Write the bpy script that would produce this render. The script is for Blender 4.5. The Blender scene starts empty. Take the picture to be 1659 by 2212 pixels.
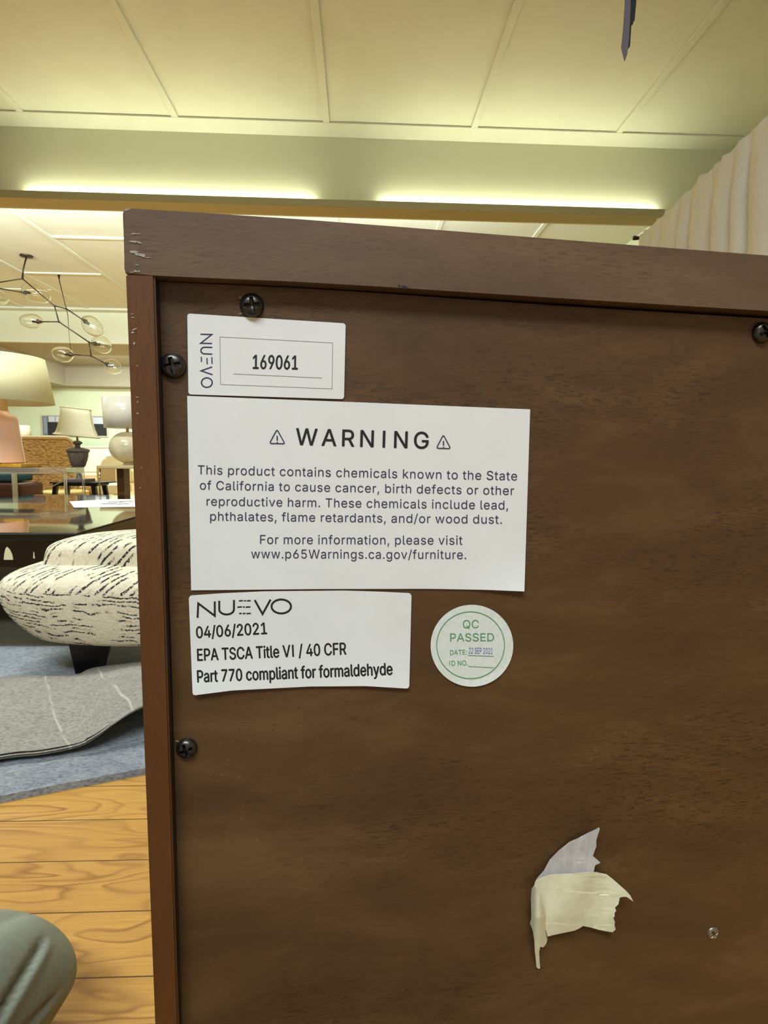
import bpy, bmesh, math, random, os
from mathutils import Vector, Matrix, noise
random.seed(7)
C = bpy.context.scene.collection
SC = bpy.context.scene

# ------------------------------------------------------------------ camera
F_PX, CX, CY = 1220.0, 829.5, 1106.0          # focal length and centre in photo pixels
CAM_H = 0.60
Yc = Vector((-52, -126, F_PX)).normalized()     # room axes in camera space (x right, y down, z forward)
Xc = Vector((28870, 168, F_PX)); Xc = (Xc - Yc*Xc.dot(Yc)).normalized()
Zc = Xc.cross(Yc)
CAM = Vector((0, 0, CAM_H))
def ray(px, py):
    d = Vector((px-CX, py-CY, F_PX))/F_PX
    return Vector((d.dot(Xc), d.dot(Yc), d.dot(Zc)))
def at(px, py, Y):
    r = ray(px, py); return CAM + r*(Y/r.y)
def onz(px, py, z):
    r = ray(px, py); return CAM + r*((z-CAM_H)/r.z)
cam_data = bpy.data.cameras.new('camera'); cam = bpy.data.objects.new('camera', cam_data); C.objects.link(cam)
cam_data.sensor_fit = 'HORIZONTAL'; cam_data.sensor_width = 36; cam_data.lens = 36*F_PX/1659
cam_data.clip_start = 0.01; cam_data.clip_end = 100
right = Vector((Xc.x, Yc.x, Zc.x)); up = -Vector((Xc.y, Yc.y, Zc.y)); back = -Vector((Xc.z, Yc.z, Zc.z))
cam.matrix_world = Matrix(((right.x, up.x, back.x, 0), (right.y, up.y, back.y, 0), (right.z, up.z, back.z, CAM_H), (0, 0, 0, 1)))
SC.camera = cam

# ------------------------------------------------------------------ world, lights, exposure
SC.view_settings.view_transform = 'Standard'; SC.view_settings.look = 'None'
SC.view_settings.exposure = 0.0; SC.view_settings.gamma = 1.0; SC.view_settings.use_curve_mapping = False
w = bpy.data.worlds.new('world'); SC.world = w; w.use_nodes = True
w.node_tree.nodes['Background'].inputs[0].default_value = (0.9, 0.9, 0.8, 1)
w.node_tree.nodes['Background'].inputs[1].default_value = 0.05
def area(name, loc, target, sx, sy, power, col):
    l = bpy.data.lights.new(name, 'AREA'); l.shape = 'RECTANGLE'; l.size = sx; l.size_y = sy
    l.energy = power; l.color = col
    o = bpy.data.objects.new(name, l); C.objects.link(o); o.location = loc
    o.rotation_euler = (Vector(target)-Vector(loc)).to_track_quat('-Z', 'Y').to_euler()
    return o
NEAR_POWER, BAY_POWER, UP_POWER = 130, 165, 380
TUBE_STRENGTH, TUBE_COL = 33.0, (0.98, 1.0, 0.78)
area('unseen_ceiling_fill', (-0.5, -1.5, 3.15), (-0.2, -0.6, 0), 2.4, 0.5, NEAR_POWER, (0.82, 0.93, 1.0))  # unseen fill behind the camera, added to brighten the labels
area('unseen_ceiling_fill', (-1.8, 1.6, 3.2), (-1.6, 2.5, 0.2), 2.0, 0.4, 48, (0.93, 1.0, 0.97)).data.spread = math.radians(110)  # unseen fill added over the lounge seat and table lamps
area('unseen_bay_fill', (-3.4, 6.0, 3.2), (-3.4, 6.9, 0), 3.0, 0.5, BAY_POWER, (0.84, 0.98, 1.0))  # unseen fill added to brighten the far bay
area('unseen_bay_fill', (-4.5, 12.6, 2.6), (-4.5, 13.4, 0), 4.0, 0.4, BAY_POWER*1.25, (0.84, 0.98, 0.94))  # second unseen fill, added for the far wall
area('unseen_up_fill', (-2.6, 5.32, 2.78), (-2.6, 8.2, 3.02), 8.0, 0.1, UP_POWER, (0.86, 0.98, 0.98))  # added uplight for the far ceiling; no fitting stands behind the beam

# ------------------------------------------------------------------ helpers
def lin(c):
    return tuple(((x/255)/12.92 if x/255 <= 0.04045 else ((x/255+0.055)/1.055)**2.4) for x in c)
def mat(name, rgb, rough=0.5, metal=0.0, **kw):
    m = bpy.data.materials.new(name); m.use_nodes = True
    b = m.node_tree.nodes['Principled BSDF']
    b.inputs['Base Color'].default_value = (*lin(rgb), 1); b.inputs['Roughness'].default_value = rough
    b.inputs['Metallic'].default_value = metal
    for k, v in kw.items(): b.inputs[k].default_value = v
    return m
class NT:
    def __init__(s, m): s.m = m; s.t = m.node_tree; s.b = s.t.nodes['Principled BSDF']
    def n(s, typ, **kw):
        x = s.t.nodes.new(typ)
        for k, v in kw.items():
            if hasattr(x, k): setattr(x, k, v)
            else: x.inputs[k].default_value = v
        return x
    def l(s, a, b): s.t.links.new(a, b)
    def coords(s, scale, rot=(0, 0, 0), loc=(0, 0, 0), kind='Object'):
        tc = s.n('ShaderNodeTexCoord'); mp = s.n('ShaderNodeMapping')
        mp.inputs['Scale'].default_value = scale; mp.inputs['Rotation'].default_value = rot; mp.inputs['Location'].default_value = loc
        s.l(tc.outputs[kind], mp.inputs[0]); return mp.outputs[0]
    def noise(s, vec, scale, detail=3, rough=0.5, dist=0.0):
        x = s.n('ShaderNodeTexNoise'); x.inputs['Scale'].default_value = scale; x.inputs['Detail'].default_value = detail
        x.inputs['Roughness'].default_value = rough; x.inputs['Distortion'].default_value = dist
        s.l(vec, x.inputs['Vector']); return x.outputs['Fac']
    def ramp(s, fac, stops):
        r = s.n('ShaderNodeValToRGB'); e = r.color_ramp.elements
        while len(e) < len(stops): e.new(0.5)
        for i, (p, c) in enumerate(stops):
            e[i].position = p; e[i].color = (*(lin(c) if len(c) == 3 else c[:3]), 1)
        s.l(fac, r.inputs[0]); return r.outputs[0]
    def rampv(s, fac, stops): return s.ramp(fac, [(p, (v, v, v, 1)) for p, v in stops])
    def mix(s, fac, a, b, mode='MIX'):
        x = s.n('ShaderNodeMix'); x.data_type = 'RGBA'; x.blend_type = mode
        for sock, v in ((x.inputs[0], fac), (x.inputs[6], a), (x.inputs[7], b)):
            if hasattr(v, 'links'): s.l(v, sock)
            elif isinstance(v, (int, float)): sock.default_value = v
            else: sock.default_value = (*lin(v), 1)
        return x.outputs[2]
    def math(s, op, a, b=0.0):
        x = s.n('ShaderNodeMath'); x.operation = op
        for sock, v in ((x.inputs[0], a), (x.inputs[1], b)):
            if hasattr(v, 'links'): s.l(v, sock)
            else: sock.default_value = v
        return x.outputs[0]
    def bump(s, h, strength, dist):
        x = s.n('ShaderNodeBump'); x.inputs['Strength'].default_value = strength; x.inputs['Distance'].default_value = dist
        s.l(h, x.inputs['Height']); s.l(x.outputs[0], s.b.inputs['Normal'])
    def color(s, c): s.l(c, s.b.inputs['Base Color'])
def mottled(name, a, b, scale, rough=0.6, bump=0.0, bdist=0.001, stretch=(1, 1, 1), **kw):
    m = mat(name, a, rough, **kw); t = NT(m); v = t.coords(stretch)
    f = t.noise(v, scale, 4, 0.6); t.color(t.ramp(f, [(0.3, a), (0.7, b)]))
    if bump: t.bump(f, bump, bdist)
    return m

ROOT = {}
def tag(o, label=None, cat=None, group=None, kind=None):
    if label: o['label'] = label
    if cat: o['category'] = cat
    if group: o['group'] = group
    if kind: o['kind'] = kind
    return o
def thing(name, label, cat, loc, rz=0.0, group=None):
    o = bpy.data.objects.new(name, None); C.objects.link(o); o.empty_display_size = 0.05
    o.location = loc; o.rotation_euler = (0, 0, rz)
    ROOT[o.name] = Matrix.Translation(Vector(loc)) @ Matrix.Rotation(rz, 4, 'Z')
    return tag(o, label, cat, group)
def world_of(o): return ROOT.get(o.name, Matrix.Identity(4)) if o else Matrix.Identity(4)
def link(name, bm, m, parent=None, smooth=False, label=None, origin=None, angle=None, recalc=True):
    """bm is in world coordinates; becomes ONE mesh object, expressed in its parent's frame."""
    me = bpy.data.meshes.new(name)
    M = world_of(parent)
    loc = None
    if parent is None and origin is not None:
        M = Matrix.Translation(Vector(origin)); loc = origin
    bm.transform(M.inverted())
    if recalc: bmesh.ops.recalc_face_normals(bm, faces=bm.faces)
    bm.to_mesh(me); bm.free()
    for x in (m if isinstance(m, (list, tuple)) else [m]): me.materials.append(x)
    if smooth:
        for p in me.polygons: p.use_smooth = True
        if angle: me.set_sharp_from_angle(angle=math.radians(angle))
    o = bpy.data.objects.new(name, me); C.objects.link(o)
    if parent: o.parent = parent; ROOT[o.name] = M
    elif loc is not None: o.location = loc
    if label: o['label'] = label
    return o
def struct(o): o['kind'] = 'structure'; return o
def box(bm, lo, hi, bevel=0.0, M=None, seg=2):
    r = bmesh.ops.create_cube(bm, size=1.0)
    vs = r['verts']; lo, hi = Vector(lo), Vector(hi)
    for v in vs:
        v.co = Vector(((v.co.x+.5)*(hi.x-lo.x)+lo.x, (v.co.y+.5)*(hi.y-lo.y)+lo.y, (v.co.z+.5)*(hi.z-lo.z)+lo.z))
    geom = vs
    if bevel:
        es = list({e for v in vs for e in v.link_edges})
        g = bmesh.ops.bevel(bm, geom=es, offset=bevel, segments=seg, affect='EDGES', profile=0.5)
        geom = list({v for f in g['faces'] for v in f.verts} | {v for v in vs if v.is_valid})
    if M is not None: bmesh.ops.transform(bm, matrix=M, verts=geom)
    return bm
def nb(): return bmesh.new()
def bx(lo, hi, bevel=0.0, M=None): return box(nb(), lo, hi, bevel, M)
def lathe(bm, prof, loc, n=32, cap=True, sq=None):
    """prof: (r, z) from bottom to top around a vertical axis at loc."""
    rings = []
    for r, z in prof:
        rings.append([bm.verts.new((loc[0]+r*math.cos(2*math.pi*i/n), loc[1]+r*math.sin(2*math.pi*i/n), z)) for i in range(n)])
    for a, b in zip(rings, rings[1:]):
        for i in range(n): bm.faces.new((a[i], a[(i+1) % n], b[(i+1) % n], b[i]))
    if cap:
        bm.faces.new(rings[0]); bm.faces.new(rings[-1])
    return bm
def tube(bm, pts, rad, n=8, cap=True):
    pts = [Vector(p) for p in pts]; rads = rad if isinstance(rad, (list, tuple)) else [rad]*len(pts)
    rings = []; ref = None
    for i, p in enumerate(pts):
        t = ((pts[min(i+1, len(pts)-1)]-pts[max(i-1, 0)])).normalized()
        if ref is None or abs(ref.dot(t)) > 0.98: ref = Vector((0, 0, 1)) if abs(t.z) < 0.9 else Vector((1, 0, 0))
        u = ref.cross(t).normalized(); v = t.cross(u); ref = v
        rings.append([bm.verts.new(p+(u*math.cos(2*math.pi*k/n)+v*math.sin(2*math.pi*k/n))*rads[i]) for k in range(n)])
    for a, b in zip(rings, rings[1:]):
        for k in range(n): bm.faces.new((a[k], a[(k+1) % n], b[(k+1) % n], b[k]))
    if cap: bm.faces.new(rings[0]); bm.faces.new(rings[-1])
    return bm
def grid(bm, P, nu, nv, close_u=False):
    """P(i, j) -> world point."""
    vs = [[bm.verts.new(P(i, j)) for j in range(nv)] for i in range(nu)]
    for i in range(nu-1 + (1 if close_u else 0)):
        for j in range(nv-1):
            bm.faces.new((vs[i][j], vs[(i+1) % nu][j], vs[(i+1) % nu][j+1], vs[i][j+1]))
    return vs
def prism(bm, pts, off):
    """polygon pts extruded by vector off."""
    a = [bm.verts.new(p) for p in pts]; b = [bm.verts.new(Vector(p)+Vector(off)) for p in pts]
    n = len(a)
    fa = bm.faces.new(a); fb = bm.faces.new(list(reversed(b)))
    for i in range(n): bm.faces.new((a[i], b[i], b[(i+1) % n], a[(i+1) % n]))
    return fa, fb
def thicken(bm, d):
    fs = list(bm.faces); bmesh.ops.recalc_face_normals(bm, faces=fs)
    bmesh.ops.solidify(bm, geom=fs, thickness=d)
    return bm

def shell_in(bm, c, k):
    """gives a closed blown-glass body a wall: an inner copy with its normals turned inward."""
    bmesh.ops.recalc_face_normals(bm, faces=list(bm.faces))
    d = bmesh.ops.duplicate(bm, geom=list(bm.verts)+list(bm.edges)+list(bm.faces))
    vs = [g for g in d['geom'] if isinstance(g, bmesh.types.BMVert)]; fs = [g for g in d['geom'] if isinstance(g, bmesh.types.BMFace)]
    for v in vs: v.co = c+(v.co-c)*k
    bmesh.ops.reverse_faces(bm, faces=fs)
# ------------------------------------------------------------------ materials
def wood(name, dark, midc, light, fleck, vertical=False, rough=0.5, fine=1.0, pores=(0.35, 0.15, 0.62, 1.0), rot=(0, 0, 0)):
    st = (lambda k: (k, k, 1.0)) if vertical else (lambda k: (1.0, 1.0, k))
    m = mat(name, midc, rough); t = NT(m)
    v = t.coords(st(3.2), rot)
    big = t.noise(v, 11*fine, 5, 0.62, 0.5)
    base = t.ramp(big, [(0.25, dark), (0.5, midc), (0.78, light)])
    v2 = t.coords(st(6.5), (0, 0 if vertical else 0.06, 0))
    fl = t.noise(v2, 230*fine, 3, 0.65, 0.8)
    flm = t.rampv(fl, [(0.34, 1.0), (0.52, 0.0)])
    patch = t.rampv(t.noise(t.coords((1, 1, 1.5), rot, (3.1, 0, 1.7)), 9, 2), [(pores[0], pores[1]), (pores[2], pores[3])])
    t.color(t.mix(t.math('MULTIPLY', flm, patch), base, fleck))
    t.bump(fl, 0.12, 0.0003)
    return m
M_panel = wood('walnut_panel', (69, 44, 22), (85, 57, 30), (108, 78, 45), (50, 32, 15), rough=0.5, pores=(0.42, 0.04, 0.62, 0.9))
M_rail = wood('walnut_rail', (82, 62, 48), (98, 75, 57), (118, 92, 69), (84, 63, 48), rough=0.42, fine=0.8)
M_post = wood('walnut_post', (80, 44, 16), (95, 55, 21), (108, 65, 27), (82, 45, 16), True, rough=0.45, fine=0.7)
M_under = mat('painted_shade_wood', (46, 28, 18), 0.7)  # near-black tone puts the shade under rail and beside post into the wood
M_scuff = mat('bare_scuff', (164, 156, 146), 0.7)
M_nick = mat('dark_nick', (30, 20, 14), 0.7)
M_paper = mottled('label_paper', (226, 225, 223), (231, 230, 229), 60, 0.55)
M_qc = mottled('speckled_paper', (212, 216, 208), (226, 228, 222), 700, 0.6)
M_black = mat('black_ink', (24, 24, 28), 0.5)
M_navy = mat('navy_ink', (46, 44, 78), 0.5)
M_grey_ink = mat('grey_ink', (120, 120, 124), 0.5)
M_green = mat('green_ink', (84, 148, 98), 0.5)
M_blue = mat('blue_stamp_ink', (104, 108, 176), 0.5)
M_screw = mat('black_oxide_steel', (74, 71, 68), 0.3, 0.85)
M_steel = mat('bare_steel', (150, 144, 134), 0.28, 0.9)
M_tape = mottled('masking_tape_front', (214, 206, 170), (226, 218, 186), 240, 0.6, 0.15, 0.0002)
M_tapeback = mottled('masking_tape_sticky_side', (176, 168, 164), (196, 188, 184), 300, 0.45, 0.2, 0.0002, stretch=(2, 1, 0.6))
M_ceil = mottled('ceiling_paint', (207, 210, 193), (214, 217, 202), 2.2, 0.7, 0.25, 0.004)
M_wall = mottled('wall_paint', (208, 213, 178), (214, 219, 186), 1.4, 0.7)
M_soffit = mat('beam_paint', (210, 211, 186), 0.55)
M_white_wall = mat('white_wall_paint', (226, 228, 226), 0.7)
M_ledge = mat('shaded_ledge_paint', (168, 160, 122), 0.6)  # darker tan than the beam, with the ledge's shade in the colour
M_bulk = mat('shaded_bulkhead_paint', (158, 147, 124), 0.7)  # darkened to carry the shade of the low ceiling
m = bpy.data.materials.new('lit_tube'); m.use_nodes = True; b = m.node_tree.nodes['Principled BSDF']
b.inputs['Base Color'].default_value = (1, 1, 1, 1); b.inputs['Emission Color'].default_value = (*TUBE_COL, 1); b.inputs['Emission Strength'].default_value = TUBE_STRENGTH
M_tube = m
def floor_mat():
    m = mat('pine_planks', (196, 148, 72), 0.38); t = NT(m)
    pl = 0.0948; y0 = onz(320, 1857, 0).y
    v = t.coords((1, 1, 1), loc=(3.4, -(y0-10*pl), 0))
    br = t.n('ShaderNodeTexBrick'); t.l(v, br.inputs['Vector']); br.offset = 0.13
    for k, val in (('Scale', 1.0), ('Mortar Size', 0.0009), ('Mortar Smooth', 0.2), ('Brick Width', 5.0), ('Row Height', pl)): br.inputs[k].default_value = val
    br.inputs['Color1'].default_value = (0, 0, 0, 1); br.inputs['Color2'].default_value = (1, 1, 1, 1); br.inputs['Mortar'].default_value = (0.5, 0.5, 0.5, 1)
    rnd = br.outputs['Color']
    comb = t.n('ShaderNodeVectorMath'); comb.operation = 'MULTIPLY_ADD'
    t.l(rnd, comb.inputs[0]); comb.inputs[1].default_value = (7.3, 3.1, 5.0)
    v3 = t.coords((1.4, 7.5, 1.0)); t.l(v3, comb.inputs[2])
    g = t.noise(comb.outputs[0], 1.7, 2, 0.4, 0.6)
    rings = t.math('FRACT', t.math('MULTIPLY', g, 11.0))
    grain = t.rampv(rings, [(0.0, 0.0), (0.62, 0.25), (0.85, 1.0), (1.0, 0.05)])
    fine = t.noise(t.coords((3, 90, 1)), 4.0, 3, 0.6)
    base = t.mix(t.rampv(rnd, [(0, 0), (1, 1)]), (208, 160, 80), (192, 140, 68))
    c = t.mix(t.math('MULTIPLY', t.math('MULTIPLY', grain, 0.85), t.rampv(t.noise(t.coords((2, 5, 1)), 3, 2), [(0.35, 0.35), (0.65, 1.0)])), base, (132, 82, 34))
    c = t.mix(t.rampv(fine, [(0.35, 0.35), (0.6, 0.0)]), c, (164, 110, 52))
    c = t.mix(br.outputs['Fac'], c, (84, 52, 26))
    t.color(c); t.bump(t.math('SUBTRACT', 1.0, br.outputs['Fac']), 0.6, 0.002)
    return m
M_floor = floor_mat()
def felt(name, a, b, dark, line=None):
    m = mat(name, a, 0.95); t = NT(m)
    v = t.coords((1, 1, 1)); f = t.noise(v, 34, 5, 0.7); g = t.noise(t.coords((1, 2.2, 2.2), (0, 0, 0.5)), 120, 3, 0.7)
    c = t.ramp(f, [(0.3, a), (0.7, b)]); c = t.mix(t.rampv(g, [(0.35, 0.75), (0.56, 0.0)]), c, dark)
    if line:
        lv = t.coords((1, 1, 1), (0, 0, line[0])); sp = t.n('ShaderNodeSeparateXYZ'); t.l(lv, sp.inputs[0])
        wob = t.math('ADD', sp.outputs[0], t.math('MULTIPLY', t.noise(v, 5, 2), 0.05))
        fr = t.math('FRACT', t.math('MULTIPLY', wob, line[1])); lm = t.rampv(fr, [(0.0, 0), (0.47, 0), (0.5, 0.8), (0.53, 0)])
        c = t.mix(t.math('MULTIPLY', lm, t.rampv(t.noise(v, 16, 2), [(0.4, 0.1), (0.6, 1)])), c, line[2])
    t.color(c); t.bump(g, 0.7, 0.003); return m
M_rug_pile = felt('blue_grey_pile', (132, 138, 146), (160, 164, 168), (92, 97, 108), (1.05, 11, (196, 192, 170)))
M_rug_back = felt('pale_grey_backing', (150, 145, 136), (168, 163, 152), (112, 108, 104), (-0.63, 9, (206, 200, 188)))
M_rug_olive = felt('olive_grey_weave', (96, 92, 76), (112, 108, 90), (74, 70, 58))
def stripes(name, sx, sy, sz, freq, turn=0.0):
    """cream boucle with broken black threads running where sx*x+sy*y+sz*z is constant."""
    m = mat(name, (232, 222, 190), 0.95); t = NT(m)
    v = t.coords((1, 1, 1)); s = t.n('ShaderNodeSeparateXYZ'); t.l(v, s.inputs[0])
    k = t.math('ADD', t.math('ADD', t.math('MULTIPLY', s.outputs[0], sx), t.math('MULTIPLY', s.outputs[1], sy)), t.math('MULTIPLY', s.outputs[2], sz))
    wob = t.math('ADD', k, t.math('MULTIPLY', t.noise(v, 15, 4, 0.65), 0.036))
    kk = t.math('MULTIPLY', wob, freq); fr = t.math('FRACT', kk); row = t.math('FLOOR', kk)
    cx = t.n('ShaderNodeCombineXYZ'); t.l(t.math('MULTIPLY', s.outputs[0], 1.0), cx.inputs[0]); t.l(t.math('MULTIPLY', s.outputs[1], 1.0), cx.inputs[1]); t.l(t.math('MULTIPLY', row, 1.7), cx.inputs[2])
    dash = t.rampv(t.noise(cx.outputs[0], 16, 3, 0.65), [(0.47, 0.0), (0.53, 1.0)])
    speck = t.rampv(t.noise(v, 190, 2, 0.7), [(0.36, 0.0), (0.48, 1.0)])
    lm = t.rampv(fr, [(0.24, 0), (0.36, 1), (0.62, 1), (0.74, 0)])
    msk = t.math('MULTIPLY', t.math('MULTIPLY', lm, dash), speck)
    base = t.ramp(t.noise(v, 60, 4, 0.7), [(0.3, (222, 210, 182)), (0.7, (240, 232, 206))])
    t.color(t.mix(msk, base, (38, 34, 38)))
    t.bump(t.noise(v, 130, 4, 0.7), 0.8, 0.004); return m
M_str_side = stripes('striped_boucle_side', 0.05, 0.0, 1.0, 100)
M_str_top = stripes('striped_boucle_top', 1.0, -0.75, -0.9, 46)
M_blk = mat('black_lacquer', (14, 12, 14), 0.25)
M_table = mottled('dark_polished_wood', (26, 26, 22), (36, 35, 29), 6, 0.08, stretch=(1, 8, 1))
M_table.node_tree.nodes['Principled BSDF'].inputs['Specular IOR Level'].default_value = 1.0
M_table.node_tree.nodes['Principled BSDF'].inputs['Coat Weight'].default_value = 1.0
M_table.node_tree.nodes['Principled BSDF'].inputs['Coat Roughness'].default_value = 0.035
M_table.node_tree.nodes['Principled BSDF'].inputs['Coat IOR'].default_value = 2.0
M_shade = mat('cream_linen_shade', (248, 240, 192), 0.8); M_shade.node_tree.nodes['Principled BSDF'].inputs['Transmission Weight'].default_value = 0.0
M_shade2 = mat('ivory_silk_shade', (246, 240, 204), 0.8)
M_trimtape = mat('shade_binding', (248, 240, 200), 0.7)
M_shadew = mat('glossy_white_shade', (236, 232, 216), 0.2)
M_pink = mat('pink_glaze', (250, 196, 164), 0.2)
M_brass = mat('aged_brass', (216, 176, 118), 0.4, 0.4)
M_amber = mottled('amber_resin', (226, 178, 70), (190, 120, 20), 40, 0.25)
M_urn = mottled('pewter_patina', (122, 108, 98), (78, 70, 64), 60, 0.5, 0.3, 0.002)
M_marble = mottled('veined_stone', (226, 218, 188), (206, 194, 158), 22, 0.18)
def rattan():
    m = mat('woven_rattan', (186, 142, 80), 0.6); t = NT(m)
    w_ = t.n('ShaderNodeTexVoronoi'); w_.inputs['Scale'].default_value = 62
    mp = t.coords((0.6, 1, 1.7), (0, 0.35, 0)); t.l(mp, w_.inputs['Vector'])
    c = t.ramp(w_.outputs['Distance'], [(0.0, (232, 194, 126)), (0.45, (206, 164, 98)), (0.85, (160, 118, 62))])
    t.color(c); t.bump(t.math('SUBTRACT', 1.0, w_.outputs['Distance']), 0.8, 0.01); return m
M_rattan = rattan()
M_rattan_edge = mat('rattan_binding', (206, 176, 118), 0.6)
M_yellow = mat('pale_yellow_top', (240, 214, 128), 0.5)
M_beige = mat('beige_linen', (204, 182, 134), 0.85)
M_cream = mat('cream_upholstery', (242, 234, 190), 0.85)
M_brownleg = mat('dark_brown_wood', (92, 58, 22), 0.4)
M_brownseat = mottled('russet_leather', (104, 62, 44), (88, 50, 36), 70, 0.6)
M_teal = mottled('teal_weave', (52, 92, 96), (40, 74, 82), 90, 0.9, 0.4, 0.003)
M_white = mat('white_lacquer', (232, 228, 206), 0.4)
M_chrome = mat('chrome', (214, 212, 204), 0.12, 1.0)
M_bronze = mat('dark_bronze', (52, 38, 30), 0.4, 0.6)
M_glass = mat('clear_glass', (250, 250, 244), 0.02); g_ = M_glass.node_tree.nodes['Principled BSDF']
g_.inputs['Transmission Weight'].default_value = 1.0; g_.inputs['IOR'].default_value = 1.45
M_acryl = mat('clear_acrylic', (248, 246, 232), 0.03); g_ = M_acryl.node_tree.nodes['Principled BSDF']
g_.inputs['Transmission Weight'].default_value = 0.9; g_.inputs['IOR'].default_value = 1.3
M_curtain = mottled('white_drape', (220, 216, 206), (226, 222, 213), 30, 0.85)
M_sage = mottled('sage_cotton', (154, 162, 146), (166, 174, 160), 160, 0.95, 0.2, 0.001)
M_shoe = mat('shoe_leather', (40, 36, 34), 0.6)
M_violet = mat('grey_violet_metal', (104, 96, 108), 0.5, 0.2)
M_matte = mat('matte_black', (26, 22, 24), 0.6)

# ------------------------------------------------------------------ setting
HC = 2.71; ZC = CAM_H+HC                    # ceiling height
X0, X1, Y0, Y1 = -9.0, 3.4, -3.5, 14.9
YBEAM, YDROP = 5.158, 11.5
def slab(name, lo, hi, m): return struct(link(name, bx(lo, hi), m))
slab('floor', (X0, Y0, -0.1), (X1, Y1, 0), M_floor)
bm = nb(); box(bm, (X0, Y0, ZC), (X1, Y1, ZC+0.1))
bw, bt = 0.026, 0.018
xs = [-0.29+1.221*k for k in range(-6, 3)]
def batten(x0, x1, y0, y1): box(bm, (x0, y0, ZC-bt), (x1, y1, ZC), 0.002)
for x in xs: batten(x-bw, x+bw, Y0, 4.94); batten(x-bw, x+bw, YBEAM+0.06, YDROP)
for i, x in enumerate(xs):
    for y in ([2.5, 0.06, -2.38] if i % 2 else [1.28, -1.16]): batten(x+bw, x+1.221-bw, y-bw, y+bw)
    for y in ([9.2, 6.76] if i % 2 == 0 else [7.68, 10.12]): batten(x+bw, x+1.221-bw, y-bw, y+bw)
box(bm, (X0, 4.95, ZC-0.014), (X1, YBEAM+0.01, ZC), 0.003)      # border strip in front of the beam
box(bm, (X0, YDROP-0.2, ZC-0.04), (X1, YDROP, ZC), 0.004)
struct(link('ceiling', bm, M_ceil))
slab('wall_left', (X0-0.1, Y0, 0), (X0, Y1, ZC), M_wall)
slab('wall_right', (X1, Y0, 0), (X1+0.1, Y1, ZC), M_wall)
slab('wall_front', (X0, Y0-0.1, 0), (X1, Y0, ZC), M_white_wall)
slab('wall_back', (X0, Y1, 0), (X1, Y1+0.1, ZC), M_wall)
# dropped beam with a light ledge
slab('trim_1', (X0, YBEAM, 2.65), (X1, YBEAM+0.03, ZC-0.002), M_soffit)
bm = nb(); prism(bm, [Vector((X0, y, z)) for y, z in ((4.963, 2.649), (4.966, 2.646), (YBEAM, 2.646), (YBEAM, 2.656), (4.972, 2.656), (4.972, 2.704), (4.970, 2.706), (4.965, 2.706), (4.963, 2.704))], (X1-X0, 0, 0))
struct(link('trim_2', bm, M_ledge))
# far end: wall drop, low ceiling and bulkheads
zl = 2.685
slab('trim_3', (X0, YDROP, zl), (X1, YDROP+0.08, ZC-0.002), M_soffit)
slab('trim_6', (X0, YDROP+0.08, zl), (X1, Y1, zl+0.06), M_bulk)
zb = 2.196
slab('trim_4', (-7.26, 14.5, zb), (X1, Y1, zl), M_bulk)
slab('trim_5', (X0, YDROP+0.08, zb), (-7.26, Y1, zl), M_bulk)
slab('baseboard_back', (X0, Y1-0.02, 0), (X1, Y1, 0.12), M_white)
# fluorescent tubes in the ledge
for (xa, xb), lab in (((-2.84, -0.40), 'lit fluorescent tube in the ceiling ledge, above the left end of the wooden cabinet'), ((0.15, 2.62), 'lit fluorescent tube in the ceiling ledge, beside the white drape')):
    t_ = thing('fluorescent_tube', lab, 'light', ((xa+xb)/2, 5.118, 2.656), 0, 'tubes in the ledge')
    link('glass_tube', tube(nb(), [(xa, 5.118, 2.742), (xb, 5.118, 2.742)], 0.013, 12), M_tube, t_, True, angle=40)
    for xh in (xa-0.012, xb-0.005): link('lamp_holder', bx((xh, 5.103, 2.656), (xh+0.017, 5.133, 2.758)), M_white, t_)

# ------------------------------------------------------------------ white drape on a rod
ca, cb = Vector((1.90, 3.95)), Vector((1.62, 0.75)); ctop = 2.09
dr = thing('drape', 'long white gathered drape hung from a rod, right of the cabinet', 'curtain', (ca.x, ca.y, 0))
nu, nv = 760, 22
dv = (cb-ca); dl = dv.length; dn = Vector((dv.y, -dv.x)).normalized(); dt = dv.normalized()
fold_pos = []; s_ = 0.0
while s_ < dl: fold_pos.append(s_); s_ += random.uniform(0.11, 0.34)
import bisect
def drape_pt(i, j):
    s = i/(nu-1)*dl; q = j/(nv-1)             # q 0 top .. 1 floor
    z = ctop*(1-q**1.5)+0.02*q
    hang = (1-q**1.5)
    s2 = s - 0.10*(ctop-z)                       # the folds lean a little
    k = max(0, min(len(fold_pos)-2, bisect.bisect(fold_pos, max(0, s2))-1))
    f = (max(0, s2)-fold_pos[k])/max(1e-3, fold_pos[k+1]-fold_pos[k])
    amp = 0.010+0.040*min(1, (ctop-z)/0.25)
    d = amp*(abs(math.sin(math.pi*min(1, max(0, f))))**0.7)
    if z > ctop-0.16:                            # tight little gathers at the rod
        k_ = (1-(ctop-z)/0.16)
        d += 0.007*k_*math.sin(s*48+5*noise.noise((s*5, 0, 0))+18*(ctop-z))+0.006*k_*noise.noise((s*26, z*20, 2))
    p = ca+dt*s+dn*max(d, 0.0)
    zz = z+0.016*noise.noise((s*16, 0, 5)) if j == 0 else z
    return Vector((p.x, p.y, zz))
bm = nb(); grid(bm, drape_pt, nu, nv); thicken(bm, 0.0015)
link('fabric', bm, M_curtain, dr, True)
bm = nb(); tube(bm, [(*(ca-dt*0.02-dn*0.014), ctop-0.04), (*(cb+dt*0.05-dn*0.014), ctop-0.04)], 0.008, 10)
link('rod', bm, M_bronze, dr, True, 'dark metal rod')
bm = nb(); e = ca-dt*0.02-dn*0.014
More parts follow.
